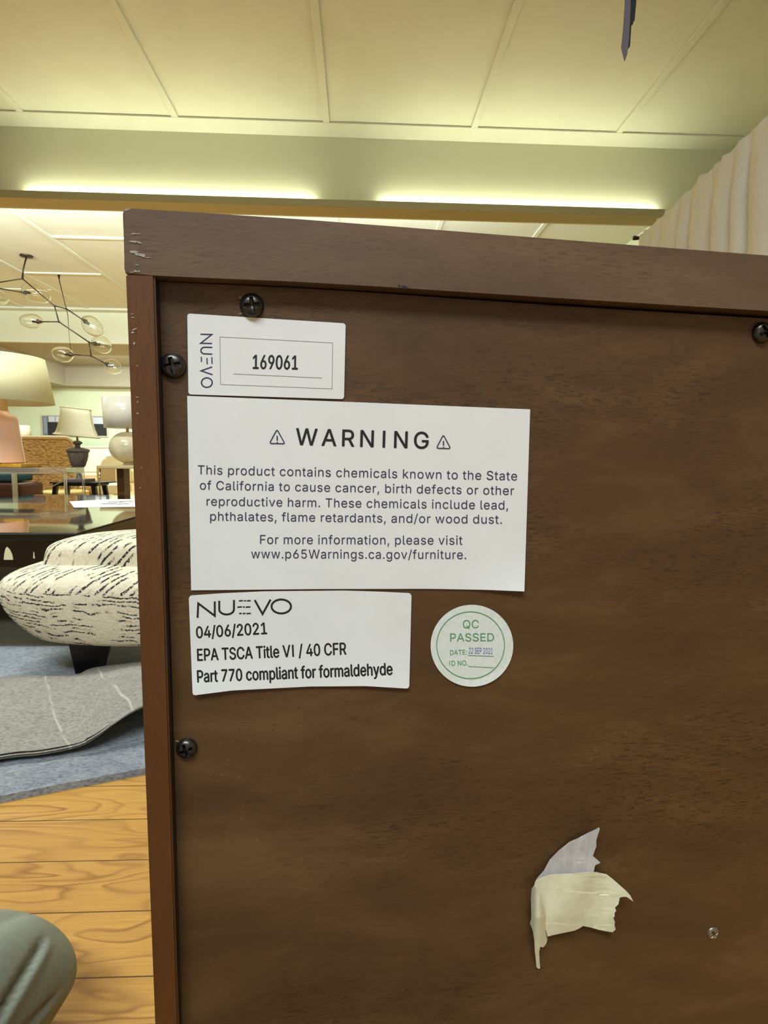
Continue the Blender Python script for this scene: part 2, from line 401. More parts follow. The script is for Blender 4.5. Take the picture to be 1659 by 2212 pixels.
tube(bm, [(e.x, e.y, 0), (e.x, e.y, ctop-0.03)], 0.006, 8); tube(bm, [(e.x-0.05, e.y, ctop+0.0), (e.x, e.y, ctop+0.0)], [0.016, 0.01], 8)
link('end_bracket', bm, M_bronze, dr, True, 'dark end bracket and upright')

# ------------------------------------------------------------------ cabinet seen from behind
YAW = math.radians(6.3)
U = Vector((math.cos(YAW), math.sin(YAW), 0)); N = Vector((math.sin(YAW), -math.cos(YAW), 0))
P0 = CAM + ray(CX, CY)*0.21                  # a point on the front faces of rail and posts
RECESS = 0.0058
def plane(px, py, back_off):
    r = ray(px, py); o = P0 - N*back_off
    return CAM + r*((o-CAM).dot(N)/r.dot(N))
def fr(px, py, lift=0.0): return plane(px, py, -lift)
def pan(px, py, lift=0.0): return plane(px, py, RECESS-lift)
base = Vector((P0.x, P0.y, 0)) - N*0.2
cab = thing('cabinet', 'dark walnut wooden cabinet seen from behind, its back panel covered in paper labels', 'cabinet', base, YAW)
INV = world_of(cab).inverted()
def loc2w(p): return world_of(cab) @ Vector(p)
DEPTH = 0.42
# top board: its rear edge is the rail above the panel
topline = [(264, 460), (266, 452), (272, 449.5), (285, 450), (420, 458.5), (640, 473), (830, 487.5), (1200, 516.6), (1659, 552), (2300, 601), (3400, 686)]
botline = [(3400, 795), (2300, 714.5), (1659, 671.7), (1200, 643.5), (830, 619.5), (640, 608.4), (334, 595.3), (276, 592.5), (270, 589), (268.5, 580)]
bm = nb()
pts = [fr(*p) for p in topline+botline]
fa, fb = prism(bm, pts, -N*DEPTH)
bmesh.ops.bevel(bm, geom=[e for e in fa.edges], offset=0.0007, segments=2, affect='EDGES', profile=0.5)
bmesh.ops.triangulate(bm, faces=[f for f in bm.faces if len(f.verts) > 4])
for f in bm.faces: f.material_index = 0
def splat(bm, c, rx, ry, seed, idx, fn, lift=0.00018, n=12, tilt=0.0):
    rr = random.Random(seed); vs = []
    for i in range(n):
        a = 2*math.pi*i/n; k = rr.uniform(0.45, 1.25)
        x, y = rx*k*math.cos(a), ry*k*math.sin(a)
        vs.append(bm.verts.new(fn(c[0]+x*math.cos(tilt)-y*math.sin(tilt), c[1]+x*math.sin(tilt)+y*math.cos(tilt), lift)))
    f = bm.faces.new(vs); f.material_index = idx
def prod_splats(bm, L, fn):
    for k, (x, y, rx, ry, tl) in enumerate(L): splat(bm, (x, y), rx, ry, 40+k, 1, fn, tilt=tl)
prod_splats(bm, [(292, 505, 12, 1.5, 0), (291, 522, 14, 2, 0.1), (301, 524, 7, 2.5, 0.5), (290, 544, 11, 4, 0.15), (303, 551, 13, 3.5, 0.18), (296, 549, 9, 4.5, 0), (318, 556, 8, 1.2, 0.1), (295, 572, 5, 1.6, 0), (293, 586, 6, 2, 0.1), (300, 586, 3.5, 1.6, 0.3), (284, 588, 4, 1.2, 0)], fr)
splat(bm, (873, 620), 9, 3, 5, 2, fr)
splat(bm, (862, 617), 3, 2, 6, 2, fr)
bm.normal_update()
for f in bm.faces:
    if f.normal.z < -0.9 and f.calc_area() > 0.01: f.material_index = 3  # underside takes the painted shade tone
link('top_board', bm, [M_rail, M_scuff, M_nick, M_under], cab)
# left post: rear edge of the side panel
def post(out_px, in_px, mname):
    bm = nb()
    o0, o1 = fr(*out_px[0]), fr(*out_px[1]); i0, i1 = fr(*in_px[0]), fr(*in_px[1])
    def down(a, b): return b + (b-a)*((b.z-0.0)/(a.z-b.z))
    pts = [o0, down(o0, o1), down(i0, i1), i0]
    fa, fb = prism(bm, pts, -N*(DEPTH-0.01))
    bmesh.ops.bevel(bm, geom=[e for e in bm.edges if abs((e.verts[0].co-e.verts[1].co).z) > 0.2], offset=0.0006, segments=2, affect='EDGES')
    return bm
bm = post([(271, 594), (334.5, 2212)], [(334, 596), (385.5, 2212)], 'l')
bm.normal_update()
for f in bm.faces: f.material_index = 0
prod_splats(bm, [(285, 678, 4, 1, 0), (287, 686, 4, 1, 0), (291, 711, 6, 2.2, -0.3), (287, 718, 4, 3, 0.4), (289, 742, 3.5, 3, 0), (296, 790, 2, 2, 0), (296, 858, 3, 1.5, 0.3), (297, 868, 2, 3, 0), (297, 893, 4, 1.6, 0.2), (303, 1054, 2, 1.5, 0), (305, 1010, 1.5, 1.5, 0)], fr)
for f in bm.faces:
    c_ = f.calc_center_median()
    if f.calc_area() > 0.05 and abs(f.normal.dot(N)) < 0.2 and (c_-fr(360, 1450)).dot(U) > -0.004: f.material_index = 2  # inner face of the post takes the painted shade tone
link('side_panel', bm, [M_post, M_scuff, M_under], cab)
# back panel, far side panel, floor board
A = loc2w((0, 0, 0)); lp = INV @ pan(300, 900); rp = INV @ fr(3300, 700)
pb = -0.2+RECESS if False else (INV @ pan(800, 1106)).y
def lbox(lo, hi, bevel=0.0): return bx(lo, hi, bevel, world_of(cab))
zt = (INV @ pan(334, 590)).z
bm = nb(); pxl = [(300, 560), (1659, 600), (3300, 660)]
a0 = INV @ pan(318, 900); a1 = rp.x-0.012
gl_ = [INV @ pan(343.5, 618), INV @ pan(371, 1450), INV @ pan(392.5, 2212)]
vs = [loc2w((gl_[2].x+(gl_[2].x-gl_[1].x)*1.2, pb, 0.06)), loc2w((a1, pb, 0.06)), pan(3300, 812), pan(1659, 688.5), pan(1200, 660), pan(830, 634), pan(640, 622), pan(343.5, 608.5), pan(371, 1450), pan(392.5, 2212)]
prism(bm, vs, -N*0.006)
for f in bm.faces: f.material_index = 0
for k in range(90):
    x, y = random.uniform(400, 1600), random.uniform(1500, 2190)
    if random.random() < 0.5: x, y = random.gauss(520, 90), random.gauss(1640, 130)
    if x < 400: continue
    splat(bm, (x, y), random.uniform(0.8, 2.6), random.uniform(0.5, 1.0), k+200, 1, pan, 0.00006, 7, random.uniform(-0.6, 0.3))
for k in range(26): splat(bm, (random.uniform(420, 900), random.uniform(1500, 1580)), random.uniform(1.5, 6), random.uniform(0.5, 1), k+300, 2, pan, 0.00006, 8, random.uniform(-0.2, 0.2))
M_dust = mat('pale_dust_fleck', (132, 112, 88), 0.8)
link('back_panel', bm, [M_panel, M_dust, M_nick], cab)
link('side_panel', lbox((a1, -0.2, 0), (a1+0.012, 0.2, (INV @ fr(3300, 780)).z-0.004)), M_post, cab)
link('bottom_board', lbox((a0.x, pb+0.008, 0.06), (a1, 0.19, 0.08)), M_rail, cab)
link('front_panel', lbox((a0.x, 0.19, 0.06), (a1, 0.208, zt-0.01)), M_post, cab)

# screws -------------------------------------------------------------
def screw(px, py, r_px, spin, h=0.0021, m=M_screw, label=None, sunk=0.0, tilt=(0, 0)):
    c = pan(px, py); r = r_px/F_PX*0.217
    bm = nb(); nr, nt = 30, 112; rings = []
    nn = (N+U*tilt[0]+Vector((0, 0, tilt[1]))).normalized(); uu = U; vv = Vector((0, 0, 1))
    def P(rad, a, hh): return c + uu*(rad*math.cos(a)) + vv*(rad*math.sin(a)) + nn*hh
    for i in range(nr+1):
        q = i/nr; ring = []
        for k in range(nt):
            a = 2*math.pi*k/nt; rad = r*q
            hh = h*math.sqrt(max(0, 1-(q*0.97)**2.6))-sunk
            x, y = q*math.cos(a-spin), q*math.sin(a-spin)
            wv = 0.135+0.05*(1-q)
            sm = lambda v: max(0.0, min(1.0, v/0.07))
            ins = max(sm(wv-abs(x))*sm(0.64-abs(y)), sm(wv-abs(y))*sm(0.64-abs(x)))
            hh -= ins*h*0.9*(1-0.5*max(abs(x), abs(y)))
            ring.append(bm.verts.new(P(max(rad, r*0.01), a, hh)))
        rings.append(ring)
    for a, b in zip(rings, rings[1:]):
        for k in range(nt): bm.faces.new((a[k], a[(k+1) % nt], b[(k+1) % nt], b[k]))
    bm.faces.new(rings[0])
    edge = [bm.verts.new(P(r, 2*math.pi*k/nt, -0.001)) for k in range(nt)]
    for k in range(nt): bm.faces.new((rings[-1][k], rings[-1][(k+1) % nt], edge[(k+1) % nt], edge[k]))
    return link('screw', bm, m, cab, True, label, angle=35)
screw(544, 660, 23.5, 0.12, 0.0032, label='black cross-head screw just above the number sticker', tilt=(0.1, -0.15))
screw(374, 791, 25, 0.2, 0.0026, label='black cross-head screw left of the number sticker')
screw(404, 1615, 21.5, 0.35, 0.0028, label='black cross-head screw below the paper labels')
screw(1644, 719, 24, 0.5, 0.0028, label='black cross-head screw near the upper right of the panel')
screw(1540, 2016, 17, 0.55, 0.0013, m=M_steel, sunk=0.0003, label='worn bright screw sunk flush beside the torn tape')
M_splinter = mat('raw_splinter', (164, 138, 104), 0.8)
for k, (x, y, rx, ry, tl) in enumerate([(520, 643, 5, 2.2, 0.9), (520, 677, 5, 1.5, 0.4), (383, 1601, 5, 2, -0.7)]):
    bm = nb(); splat(bm, (x, y), rx, ry, 70+k, 0, pan, 0.0004); link('wood_splinter', bm, M_splinter, cab)

# paper labels --------------------------------------------------------
def interp(L, x):
    for (xa, ya), (xb, yb) in zip(L, L[1:]):
        if x <= xb: return ya+(yb-ya)*(x-xa)/(xb-xa)
    return L[-1][1]
def paper(name, top, bot, m, label, corner=0.0, lift=0.0005, curl=lambda x, y: 0.0, ns=48, nq=24):
    """top and bottom edges as pixel polylines, left to right; corners rounded by `corner` px."""
    bm = nb()
    ss = []
    for i in range(ns+1): ss.append(i/ns)
    if corner:
        cw = corner/(top[-1][0]-top[0][0]); ext = [cw*(1-math.cos(a*math.pi/12)) for a in range(7)]
        ss = sorted(set([round(v, 6) for v in ss if cw < v < 1-cw]+[round(e, 6) for e in ext]+[round(1-e, 6) for e in ext]))
    def P(i, j):
        s = ss[i]; q = j/nq
        x0 = top[0][0]+(top[-1][0]-top[0][0])*s; x1 = bot[0][0]+(bot[-1][0]-bot[0][0])*s
        y0 = interp(top, x0); y1 = interp(bot, x1)
        if corner:
            dx = min(s, 1-s)*(top[-1][0]-top[0][0])
            if dx < corner:
                c = corner-math.sqrt(max(0, corner**2-(corner-dx)**2)); y0 += c; y1 -= c
        x_, y_ = x0+(x1-x0)*q, y0+(y1-y0)*q
        return pan(x_, y_, lift+curl(x_, y_))
    grid(bm, P, len(ss), nq+1); thicken(bm, 0.00012)
    return link(name, bm, m, cab, True, label, angle=40)
CURL_EPA = lambda x, y: 0.0010*(max(0, (y-1390)/100))**2*(0.75+0.25*math.cos((x-420)/70))
lab_num = paper('number_sticker', [(404.8, 677.2), (746.5, 698.7)], [(407, 852), (743.2, 862.3)], M_paper, 'small white sticker with rounded corners reading 169061', 6)
lab_warn = paper('warning_label', [(404.5, 855.2), (780, 869.3), (1145, 884.3)], [(413, 1275), (700, 1272.2), (930, 1271.8), (1050, 1274), (1132.5, 1277.6)], M_paper, 'large white rectangular paper label headed WARNING', 0, 0.0004, lambda x, y: 0.0016*max(0, (x-1010)/122)*max(0, (y-1180)/95)**2)
lab_epa = paper('compliance_label', [(408, 1286.5), (480, 1281.5), (573, 1277.2), (741.7, 1275.6), (820, 1278), (888.8, 1281.2)], [(416, 1502.3), (500.6, 1491.4), (669.3, 1482.7), (789.9, 1481.8), (884, 1487.5)], M_paper, 'wide white paper label dated 04/06/2021 with curling lower edge', 7, 0.0005, CURL_EPA)
bm = nb(); n = 72; vs = []
for i in range(n):
    a = 2*math.pi*i/n
    vs.append(pan(1019.3+89.2*math.cos(a), 1394.8+88.4*math.sin(a), 0.0004 + 0.0008*max(0, math.sin(a+0.3)-0.6)))
c0 = bm.verts.new(pan(1019.3, 1394.8, 0.0004)); rim = [bm.verts.new(p) for p in vs]
mid = [bm.verts.new(pan(1019.3+76*math.cos(2*math.pi*i/n), 1394.8+75*math.sin(2*math.pi*i/n), 0.0004)) for i in range(n)]
for i in range(n): bm.faces.new((c0, mid[i], mid[(i+1) % n])); bm.faces.new((mid[i], rim[i], rim[(i+1) % n], mid[(i+1) % n]))
thicken(bm, 0.00012)
lab_qc = link('inspection_sticker', bm, M_qc, cab, False, 'round white sticker with green QC PASSED print')

# writing ---------------------------------------------------------------
FONT_DIR = os.path.join(bpy.utils.system_resource('DATAFILES'), 'fonts')
def font(fn):
    try: return bpy.data.fonts.load(os.path.join(FONT_DIR, fn))
    except Exception: return None
INTER = font('Inter.woff2')
TEXT_CACHE = {}
def text_mesh(s, embolden=0.0, spacing=1.0, fnt=INTER):
    """flat glyph polygons; overlapping contours of one glyph are filled one by one."""
    key = (s, spacing)
    if key in TEXT_CACHE: return TEXT_CACHE[key]
    cu = bpy.data.curves.new('t', 'FONT'); cu.body = s; cu.size = 1.0; cu.space_character = spacing
    if fnt: cu.font = fnt
    o = bpy.data.objects.new('t', cu); C.objects.link(o); bpy.context.view_layer.update()
    src = o.to_curve(bpy.context.evaluated_depsgraph_get())
    sp = []
    for x in src.splines:
        if x.type == 'BEZIER': P = [(tuple(p.co), tuple(p.handle_left), tuple(p.handle_right)) for p in x.bezier_points]
        else: P = [(tuple(p.co[:3]),)*3 for p in x.points]
        n = len(P); poly = []
        if n == 12:                             # a capital I with slabs: keep only its upright
            xr = sorted(set(round(p[0][0], 4) for p in P)); k4 = lambda v: sum(abs(p[0][0]-v) < 2e-4 for p in P)
            if len(xr) == 4 and k4(xr[0]) == 4 and k4(xr[3]) == 4:
                ya, yb_ = min(p[0][1] for p in P), max(p[0][1] for p in P)
                P = [((x_, y_, 0),)*3 for x_, y_ in ((xr[1], ya), (xr[1], yb_), (xr[2], yb_), (xr[2], ya))]; n = 4
        for i in range(n):
            a, b_ = P[i], P[(i+1) % n]
            for k in range(4):
                t = k/4; w0, w1, w2, w3 = (1-t)**3, 3*t*(1-t)**2, 3*t*t*(1-t), t**3
                poly.append((w0*a[0][0]+w1*a[2][0]+w2*b_[1][0]+w3*b_[0][0], w0*a[0][1]+w1*a[2][1]+w2*b_[1][1]+w3*b_[0][1]))
        ar = sum(poly[i][0]*poly[(i+1) % len(poly)][1]-poly[(i+1) % len(poly)][0]*poly[i][1] for i in range(len(poly)))/2
        clean = [p for i, p in enumerate(poly) if abs(p[0]-poly[i-1][0])+abs(p[1]-poly[i-1][1]) > 1e-5]
        sp.append((ar, clean))
    o.to_curve_clear(); bpy.data.objects.remove(o); bpy.data.curves.remove(cu)
    from mathutils.geometry import delaunay_2d_cdt
    pts, edges, boxes = [], [], []
    for ar, c in sp:
        b0 = len(pts); pts += [Vector(p) for p in c]; edges += [(b0+k, b0+(k+1) % len(c)) for k in range(len(c))]
        boxes.append((min(p[0] for p in c), max(p[0] for p in c), min(p[1] for p in c), max(p[1] for p in c)))
    V2, _, F2, _, _, _ = delaunay_2d_cdt(pts, edges, [], 0, 1e-6)
    def winding(x, y):
        n = 0
        for (ar, c), (xa, xb, ya, yb_) in zip(sp, boxes):
            if xa < x < xb and ya < y < yb_:
                for i in range(len(c)):
                    (x1, y1), (x2, y2) = c[i-1], c[i]
                    if (y1 > y) != (y2 > y) and x < (x2-x1)*(y-y1)/(y2-y1)+x1: n += 1 if y2 > y1 else -1
        return n
    Fs = [tuple(f) for f in F2 if winding(sum(V2[i].x for i in f)/len(f), sum(V2[i].y for i in f)/len(f)) != 0]
    V = [Vector((p.x, p.y, 0)) for p in V2]
    TEXT_CACHE[key] = (V, Fs)
    return V, Fs
CAPH = max(v.y for v in text_mesh('H')[0])
LIFT = 0.00066
def write(bm, s, p0, p1, cap, embolden=0.0, spacing=1.0, lift=LIFT, y_dir=None, lf=None):
    """a line of lettering whose baseline runs from pixel p0 to p1, capitals cap px tall."""
    if embolden > 0:                        # heavier strokes: overprint with small shifts
        for k, (ox, oy) in enumerate(((-1, 0), (1, 0), (0, -1), (0, 1))):
            o_ = Vector((ox, oy))*embolden; write(bm, s, Vector(p0)+o_, Vector(p1)+o_, cap, 0, spacing, lift-0.000008*(k+1), None, lf)
    V, Fs = text_mesh(s, min(0, embolden), spacing)
    x0 = min(v.x for v in V); x1 = max(v.x for v in V); d = Vector(p1)-Vector(p0); L = d.length; d.normalize()
    upd = Vector((d.y, -d.x)) if y_dir is None else Vector(y_dir)
    kx = L/(x1-x0); ky = cap/CAPH; vs = []
    for v in V:
        q = Vector(p0)+d*((v.x-x0)*kx)+upd*(v.y*ky)
        vs.append(bm.verts.new(pan(q.x, q.y, lift+(lf(q.x, q.y) if lf else 0))))
    for f in Fs:
        try: bm.faces.new([vs[i] for i in f])
        except ValueError: pass
def stroke(bm, pts, wd, closed=False, lift=LIFT):
    """a printed line of width wd px through pixel points."""
    P = [Vector(p) for p in pts]; n = len(P); Ls, Rs = [], []
    for i in range(n):
        a = P[(i-1) % n] if (closed or i > 0) else P[i]; b_ = P[(i+1) % n] if (closed or i < n-1) else P[i]
        t1 = (P[i]-a).normalized() if (P[i]-a).length > 1e-6 else (b_-P[i]).normalized()
        t2 = (b_-P[i]).normalized() if (b_-P[i]).length > 1e-6 else t1
        n1 = Vector((-t1.y, t1.x)); n2 = Vector((-t2.y, t2.x)); mm = n1+n2
        mm = mm.normalized() if mm.length > 1e-6 else n1
        k = wd/2/max(0.35, mm.dot(n1))
        Ls.append(bm.verts.new(pan(*(P[i]+mm*k), lift))); Rs.append(bm.verts.new(pan(*(P[i]-mm*k), lift)))
    for i in range(n if closed else n-1):
        j = (i+1) % n; bm.faces.new((Ls[i], Ls[j], Rs[j], Rs[i]))
def ell(cx, cy, rx, ry, n=48, a0=0.0, a1=2*math.pi, tilt=0.0):
    o = []
    for i in range(n):
        a = a0+(a1-a0)*i/(n if abs(a1-a0-2*math.pi) < 1e-6 else n-1)
        x, y = rx*math.cos(a), ry*math.sin(a)
        o.append((cx+x*math.cos(tilt)-y*math.sin(tilt), cy+x*math.sin(tilt)+y*math.cos(tilt)))
    return o
# number sticker
bm = nb(); write(bm, '169061', (546.4, 796.6), (642.8, 798.2), 29.5, 0.95); link('printed_number', bm, M_black, lab_num)
bm = nb(); stroke(bm, [(475, 727.8), (718.5, 740.8), (717.5, 840), (476.4, 830.5)], 1.1, True); stroke(bm, [(504, 807.8), (695.8, 816.7)], 1.2)
link('printed_frame', bm, M_grey_ink, lab_num)
bm = nb(); wq = 3.0
stroke(bm, [(433, 722), (457.5, 722.6), (433.5, 741.5), (458, 742)], wq)                   # N turned on its side
stroke(bm, [(458.5, 750.5), (444, 750)]+[(440+8*-math.sin(a)*1.0-0+2, 757.3-7.2*math.cos(a)) for a in [k*math.pi/10 for k in range(1, 10)]]+[(444, 764.5), (458.5, 765)], wq)
for x, y0, y1 in ((434.8, 770.5, 782), (447, 773.5, 787), (457.5, 771.5, 786)): stroke(bm, [(x, y0), (x+0.5, y1)], wq-0.4)
stroke(bm, [(458.5, 792.5), (434.5, 801), (459, 809.5)], wq)
stroke(bm, ell(446.8, 826.5, 11.6, 10.2), wq, True)
link('printed_name', bm, M_navy, lab_num)
# warning label
bm = nb(); write(bm, 'WARNING', (639, 960.7), (925, 969.2), 35.5, 0.65, 1.22); link('printed_heading', bm, M_black, lab_warn)
for ap, bl, br in (((598.3, 927.5), (582, 957.8), (615.5, 958.5)), ((957.7, 939.2), (942.6, 968.2), (973.6, 969))):
    bm = nb(); ctr = (Vector(ap)+Vector(bl)+Vector(br))/3; pts = []
    tri = [Vector(ap), Vector(br), Vector(bl)]
    for i in range(3):
        p, a_, b_ = tri[i], tri[i-1], tri[(i+1) % 3]
        s1 = p+(a_-p).normalized()*5; s2 = p+(b_-p).normalized()*5
        for k in range(6):
            t_ = k/5; pts.append(tuple(s1*(1-t_)**2+p*(2*t_*(1-t_))+s2*t_**2))
    stroke(bm, pts, 2.3, True)
    stroke(bm, [(ctr.x-0.1, ctr.y-6.5), (ctr.x+0.2, ctr.y+4)], 2.8); stroke(bm, [(ctr.x+0.2, ctr.y+6.6), (ctr.x+0.3, ctr.y+9.4)], 2.8)
    link('warning_triangle', bm, M_navy, lab_warn)
for s, p0, p1, cap in (('This product contains chemicals known to the State', (426.8, 1024.2), (1117, 1037.8), 19.3),
        ('of California to cause cancer, birth defects or other', (431.6, 1057.4), (1110.5, 1069.3), 19.0),
        ('reproductive harm. These chemicals include lead,', (446, 1092), (1097.5, 1100.6), 19.0),
        ('phthalates, flame retardants, and/or wood dust.', (453.8, 1124.4), (1084, 1131.4), 19.0),
        ('For more information, please visit', (561.8, 1174.8), (999, 1176.6), 19.2),
        ('www.p65Warnings.ca.gov/furniture.', (542.5, 1205.8), (1007, 1207.6), 19.2)):
    bm = nb(); write(bm, s, p0, p1, cap, -0.002, 1.05); link('printed_line', bm, M_navy, lab_warn)
# compliance label
def z6(x, y): return (380+x/2.07375, 1150+y/2.07375)
bm = nb(); wq = 4.4
stroke(bm, [z6(97, 383), z6(100, 318), z6(174, 374), z6(174, 309)], wq)
stroke(bm, [z6(194, 306), z6(194, 345)]+[z6(227-33*math.cos(a), 345+23*math.sin(a)) for a in [k*math.pi/10 for k in range(1, 10)]]+[z6(260, 343), z6(260, 303)], wq)
for y, gaps in ((306, ((282, 300), (304, 314), (318, 335))), (334, ((275, 296), (300, 308), (312, 334))), (363, ((283, 295), (299, 312), (316, 336)))):
    for a_, b_ in gaps: stroke(bm, [z6(a_, y+1), z6(b_, y)], 3.2)
stroke(bm, [z6(353, 303), z6(388, 366), z6(424, 301)], wq)
stroke(bm, ell(*z6(472, 332), 21.0, 15.0), wq, True)
link('printed_name', bm, M_black, lab_epa)
for s, p0, p1, cap, em in (('04/06/2021', (424.8, 1378.6), (576.7, 1369.4), 24.5, 0.8), ('EPA TSCA Title VI / 40 CFR', (426.8, 1427.6), (748, 1413.8), 25.5, 0.8), ('Part 770 compliant for formaldehyde', (426.8, 1474), (847.8, 1457.6), 25.5, 0.9)):
    bm = nb(); write(bm, s, p0, p1, cap, em, lf=CURL_EPA); link('printed_line', bm, M_black, lab_epa)
# inspection sticker
bm = nb(); stroke(bm, ell(1016.6, 1393.7, 73.2, 72.2, 72), 1.7, True)
stroke(bm, [(1011, 1415.6), (1067, 1417.8)], 1.1); stroke(bm, [(1012, 1439.4), (1066.5, 1442.4)], 1.1); link('printed_ring', bm, M_green, lab_qc)
for s, p0, p1, cap, mm in (('QC', (1000, 1357), (1034.3, 1356.6), 17.5, M_green), ('PASSED', (972.5, 1385.4), (1067.3, 1384.8), 17, M_green), ('DATE:', (972.2, 1414.6), (1008.6, 1413.4), 10.2, M_green), ('ID NO.', (971, 1437.8), (1010.5, 1437), 10.4, M_green), ('22 SEP 2021', (1012.5, 1411.8), (1064, 1412.6), 13, M_blue)):
    bm = nb(); write(bm, s, p0, p1, cap, -0.004); link('date_stamp' if mm is M_blue else 'printed_line', bm, mm, lab_qc)

# torn masking tape ------------------------------------------------------
def z7(x, y): return (1050+x/2.724, 1740+y/2.724)
def torn(name, poly, lift, m, label):
    from mathutils.geometry import tessellate_polygon
    P = [tuple(p) for p in poly]; T = [tuple(t) for t in tessellate_polygon([[Vector((*p, 0)) for p in poly]])]
    for _ in range(3):
        cache, T2 = {}, []
        def midp(a, b_):
            k = (min(a, b_), max(a, b_))
            if k not in cache: P.append(((P[a][0]+P[b_][0])/2, (P[a][1]+P[b_][1])/2)); cache[k] = len(P)-1
            return cache[k]
        for a, b_, c in T:
            x, y, z = midp(a, b_), midp(b_, c), midp(c, a); T2 += [(a, x, z), (x, b_, y), (z, y, c), (x, y, z)]
        T = T2
    bm = nb(); vs = [bm.verts.new(pan(*z7(*p), lift(*p))) for p in P]
    for t in T: bm.faces.new([vs[k] for k in t])
    g = bmesh.ops.extrude_face_region(bm, geom=list(bm.faces))
    for v in g['geom']:
        if isinstance(v, bmesh.types.BMVert): v.co += N*0.0001
    return link(name, bm, m, tape, True, angle=60)
tp = pan(1200, 1950)
tape = bpy.data.objects.new('tape_scrap', None); C.objects.link(tape); tape.parent = cab; ROOT[tape.name] = world_of(cab); tape['label'] = 'torn cream masking tape scrap folded over itself'
torn('sticky_flap', [(665, 128), (640, 142), (590, 165), (540, 192), (490, 214), (430, 262), (375, 318), (340, 382), (300, 428), (285, 455), (330, 470), (450, 440), (600, 430), (632, 398), (634, 384), (640, 352), (672, 336), (650, 315), (628, 296), (636, 272), (648, 240), (648, 206), (655, 180), (668, 140)],
     lambda x, y: 0.0012+0.0025*max(0, (y-300)/200)*0.5+0.003*max(0, (x-560)/110)+0.0004*math.sin(x/40), M_tapeback, None)
torn('front_flap', [(292, 440), (330, 422), (380, 406), (440, 403), (505, 401), (560, 396), (612, 391), (655, 393), (710, 405), (745, 432), (790, 472), (822, 500), (848, 528), (866, 565), (846, 550), (826, 537), (806, 536), (786, 541), (782, 560), (778, 580), (758, 600), (765, 618), (755, 632), (756, 652), (748, 662), (757, 682), (755, 704), (762, 728), (744, 745), (700, 738), (660, 730), (612, 716), (570, 708), (548, 722), (520, 735), (450, 750), (400, 760), (362, 770), (340, 690), (318, 570), (280, 480)],
     lambda x, y: 0.0026+0.0042*math.sin(math.pi*min(1, max(0, (x-270)/420)))**1.0*0.6+0.004*max(0, (x-640)/220)-0.0008*max(0, (y-650)/100)+0.0006*math.sin(x/60+y/90), M_tape, None)
torn('curled_edge', [(282, 468), (268, 490), (264, 540), (265, 600), (266, 660), (258, 694), (268, 720), (276, 745), (284, 800), (286, 850), (292, 900), (296, 950), (308, 960), (318, 957), (314, 910), (312, 862), (318, 830), (336, 834), (352, 815), (361, 788), (354, 740), (355, 690), (350, 640), (338, 590), (318, 545), (300, 500)],
     lambda x, y: 0.002+0.006*math.sin(math.pi*min(1, max(0, (x-255)/110)))*min(1, max(0, (960-y)/300)), M_tape, None)

# ------------------------------------------------------------------ rugs
rb = thing('floor_rug', 'olive grey flat rug lying under the dark polished table', 'rug', (-1.8, 2.4, 0))
bm = bx((-3.2, 1.702, 0), (-0.2, 3.6, 0.012), 0.002); link('woven_field', bm, M_rug_olive, rb)
fr_rug = thing('folded_rug', 'grey felt rug with its near edge folded back, on the plank floor', 'rug', (-0.9, 1.3, 0))
ne = [onz(-700, 1850, 0), onz(0, 1735, 0), onz(120, 1711, 0), onz(310, 1674, 0), onz(520, 1634, 0)]
bm = nb(); outline = [Vector((p.x, p.y, 0)) for p in ne]+[Vector((-0.25, 1.70, 0)), Vector((-2.0, 1.70, 0))]
fa, fb = prism(bm, outline, (0, 0, 0.013)); bmesh.ops.bevel(bm, geom=[e for e in bm.edges], offset=0.005, segments=3, affect='EDGES')
link('pile_side', bm, M_rug_pile, fr_rug, True, 'blue-grey flat layer', angle=50)
# the flap: a soft fold lying on the flat layer
lo_px = [(-420, 1700), (-200, 1672), (0, 1630), (90, 1620), (165, 1605), (205, 1585), (245, 1556), (310, 1516), (420, 1482)]
up_px = [(-420, 1500), (-200, 1474), (0, 1460), (70, 1456), (140, 1455), (170, 1452), (205, 1440), (310, 1427), (420, 1418)]
hb = [0.030, 0.030, 0.030, 0.030, 0.034, 0.048, 0.066, 0.092, 0.10]
ht = [0.062, 0.062, 0.062, 0.062, 0.063, 0.065, 0.068, 0.082, 0.09]
def curve(L, t):
    k = t*(len(L)-1); i = min(int(k), len(L)-2); f = k-i
    a = L[max(0, i-1)]; b_ = L[i]; c = L[i+1]; d = L[min(len(L)-1, i+2)]
    return 0.5*((2*b_)+(c-a)*f+(2*a-5*b_+4*c-d)*f*f+(3*b_-a-3*c+d)*f**3)
lo3 = [onz(*p, z) for p, z in zip(lo_px, hb)]; up3 = [onz(*p, z) for p, z in zip(up_px, ht)]
prof = [(1.03, -0.9), (1.0, 0.0), (0.72, 0.010), (0.4, 0.011), (0.12, 0.004), (0.0, 0.0), (-0.035, -0.012), (0.0, -0.022), (0.2, -0.02), (0.5, -0.022)]
def flap(i, j):
    t = i/60; lo_, up_ = curve(lo3, t), curve(up3, t)
    q = j/24*(len(prof)-1); k = min(int(q), len(prof)-2); f = q-k
    a = prof[k][0]*(1-f)+prof[k+1][0]*f; dz = prof[k][1]*(1-f)+prof[k+1][1]*f
    p = lo_.lerp(up_, max(min(a, 1.0), 0.0)) if a >= 0 else lo_+(lo_-up_)*(-a)
    if a > 1: p = up_+(up_-lo_)*(a-1); p.z = max(0.032, up_.z-0.03)
    elif a == 1.0 or dz > -0.5: p.z += dz
    if j > 14: p.z = lo_.z+0.002-(lo_.z-0.017)*min(1, (j-14)/10)*(0.75 if lo_.z < 0.04 else 0.45)
    if j < 14: p.z += 0.006*noise.noise((p.x*11, p.y*11, 1))
    return p
bm = nb(); grid(bm, flap, 61, 25); thicken(bm, -0.004)
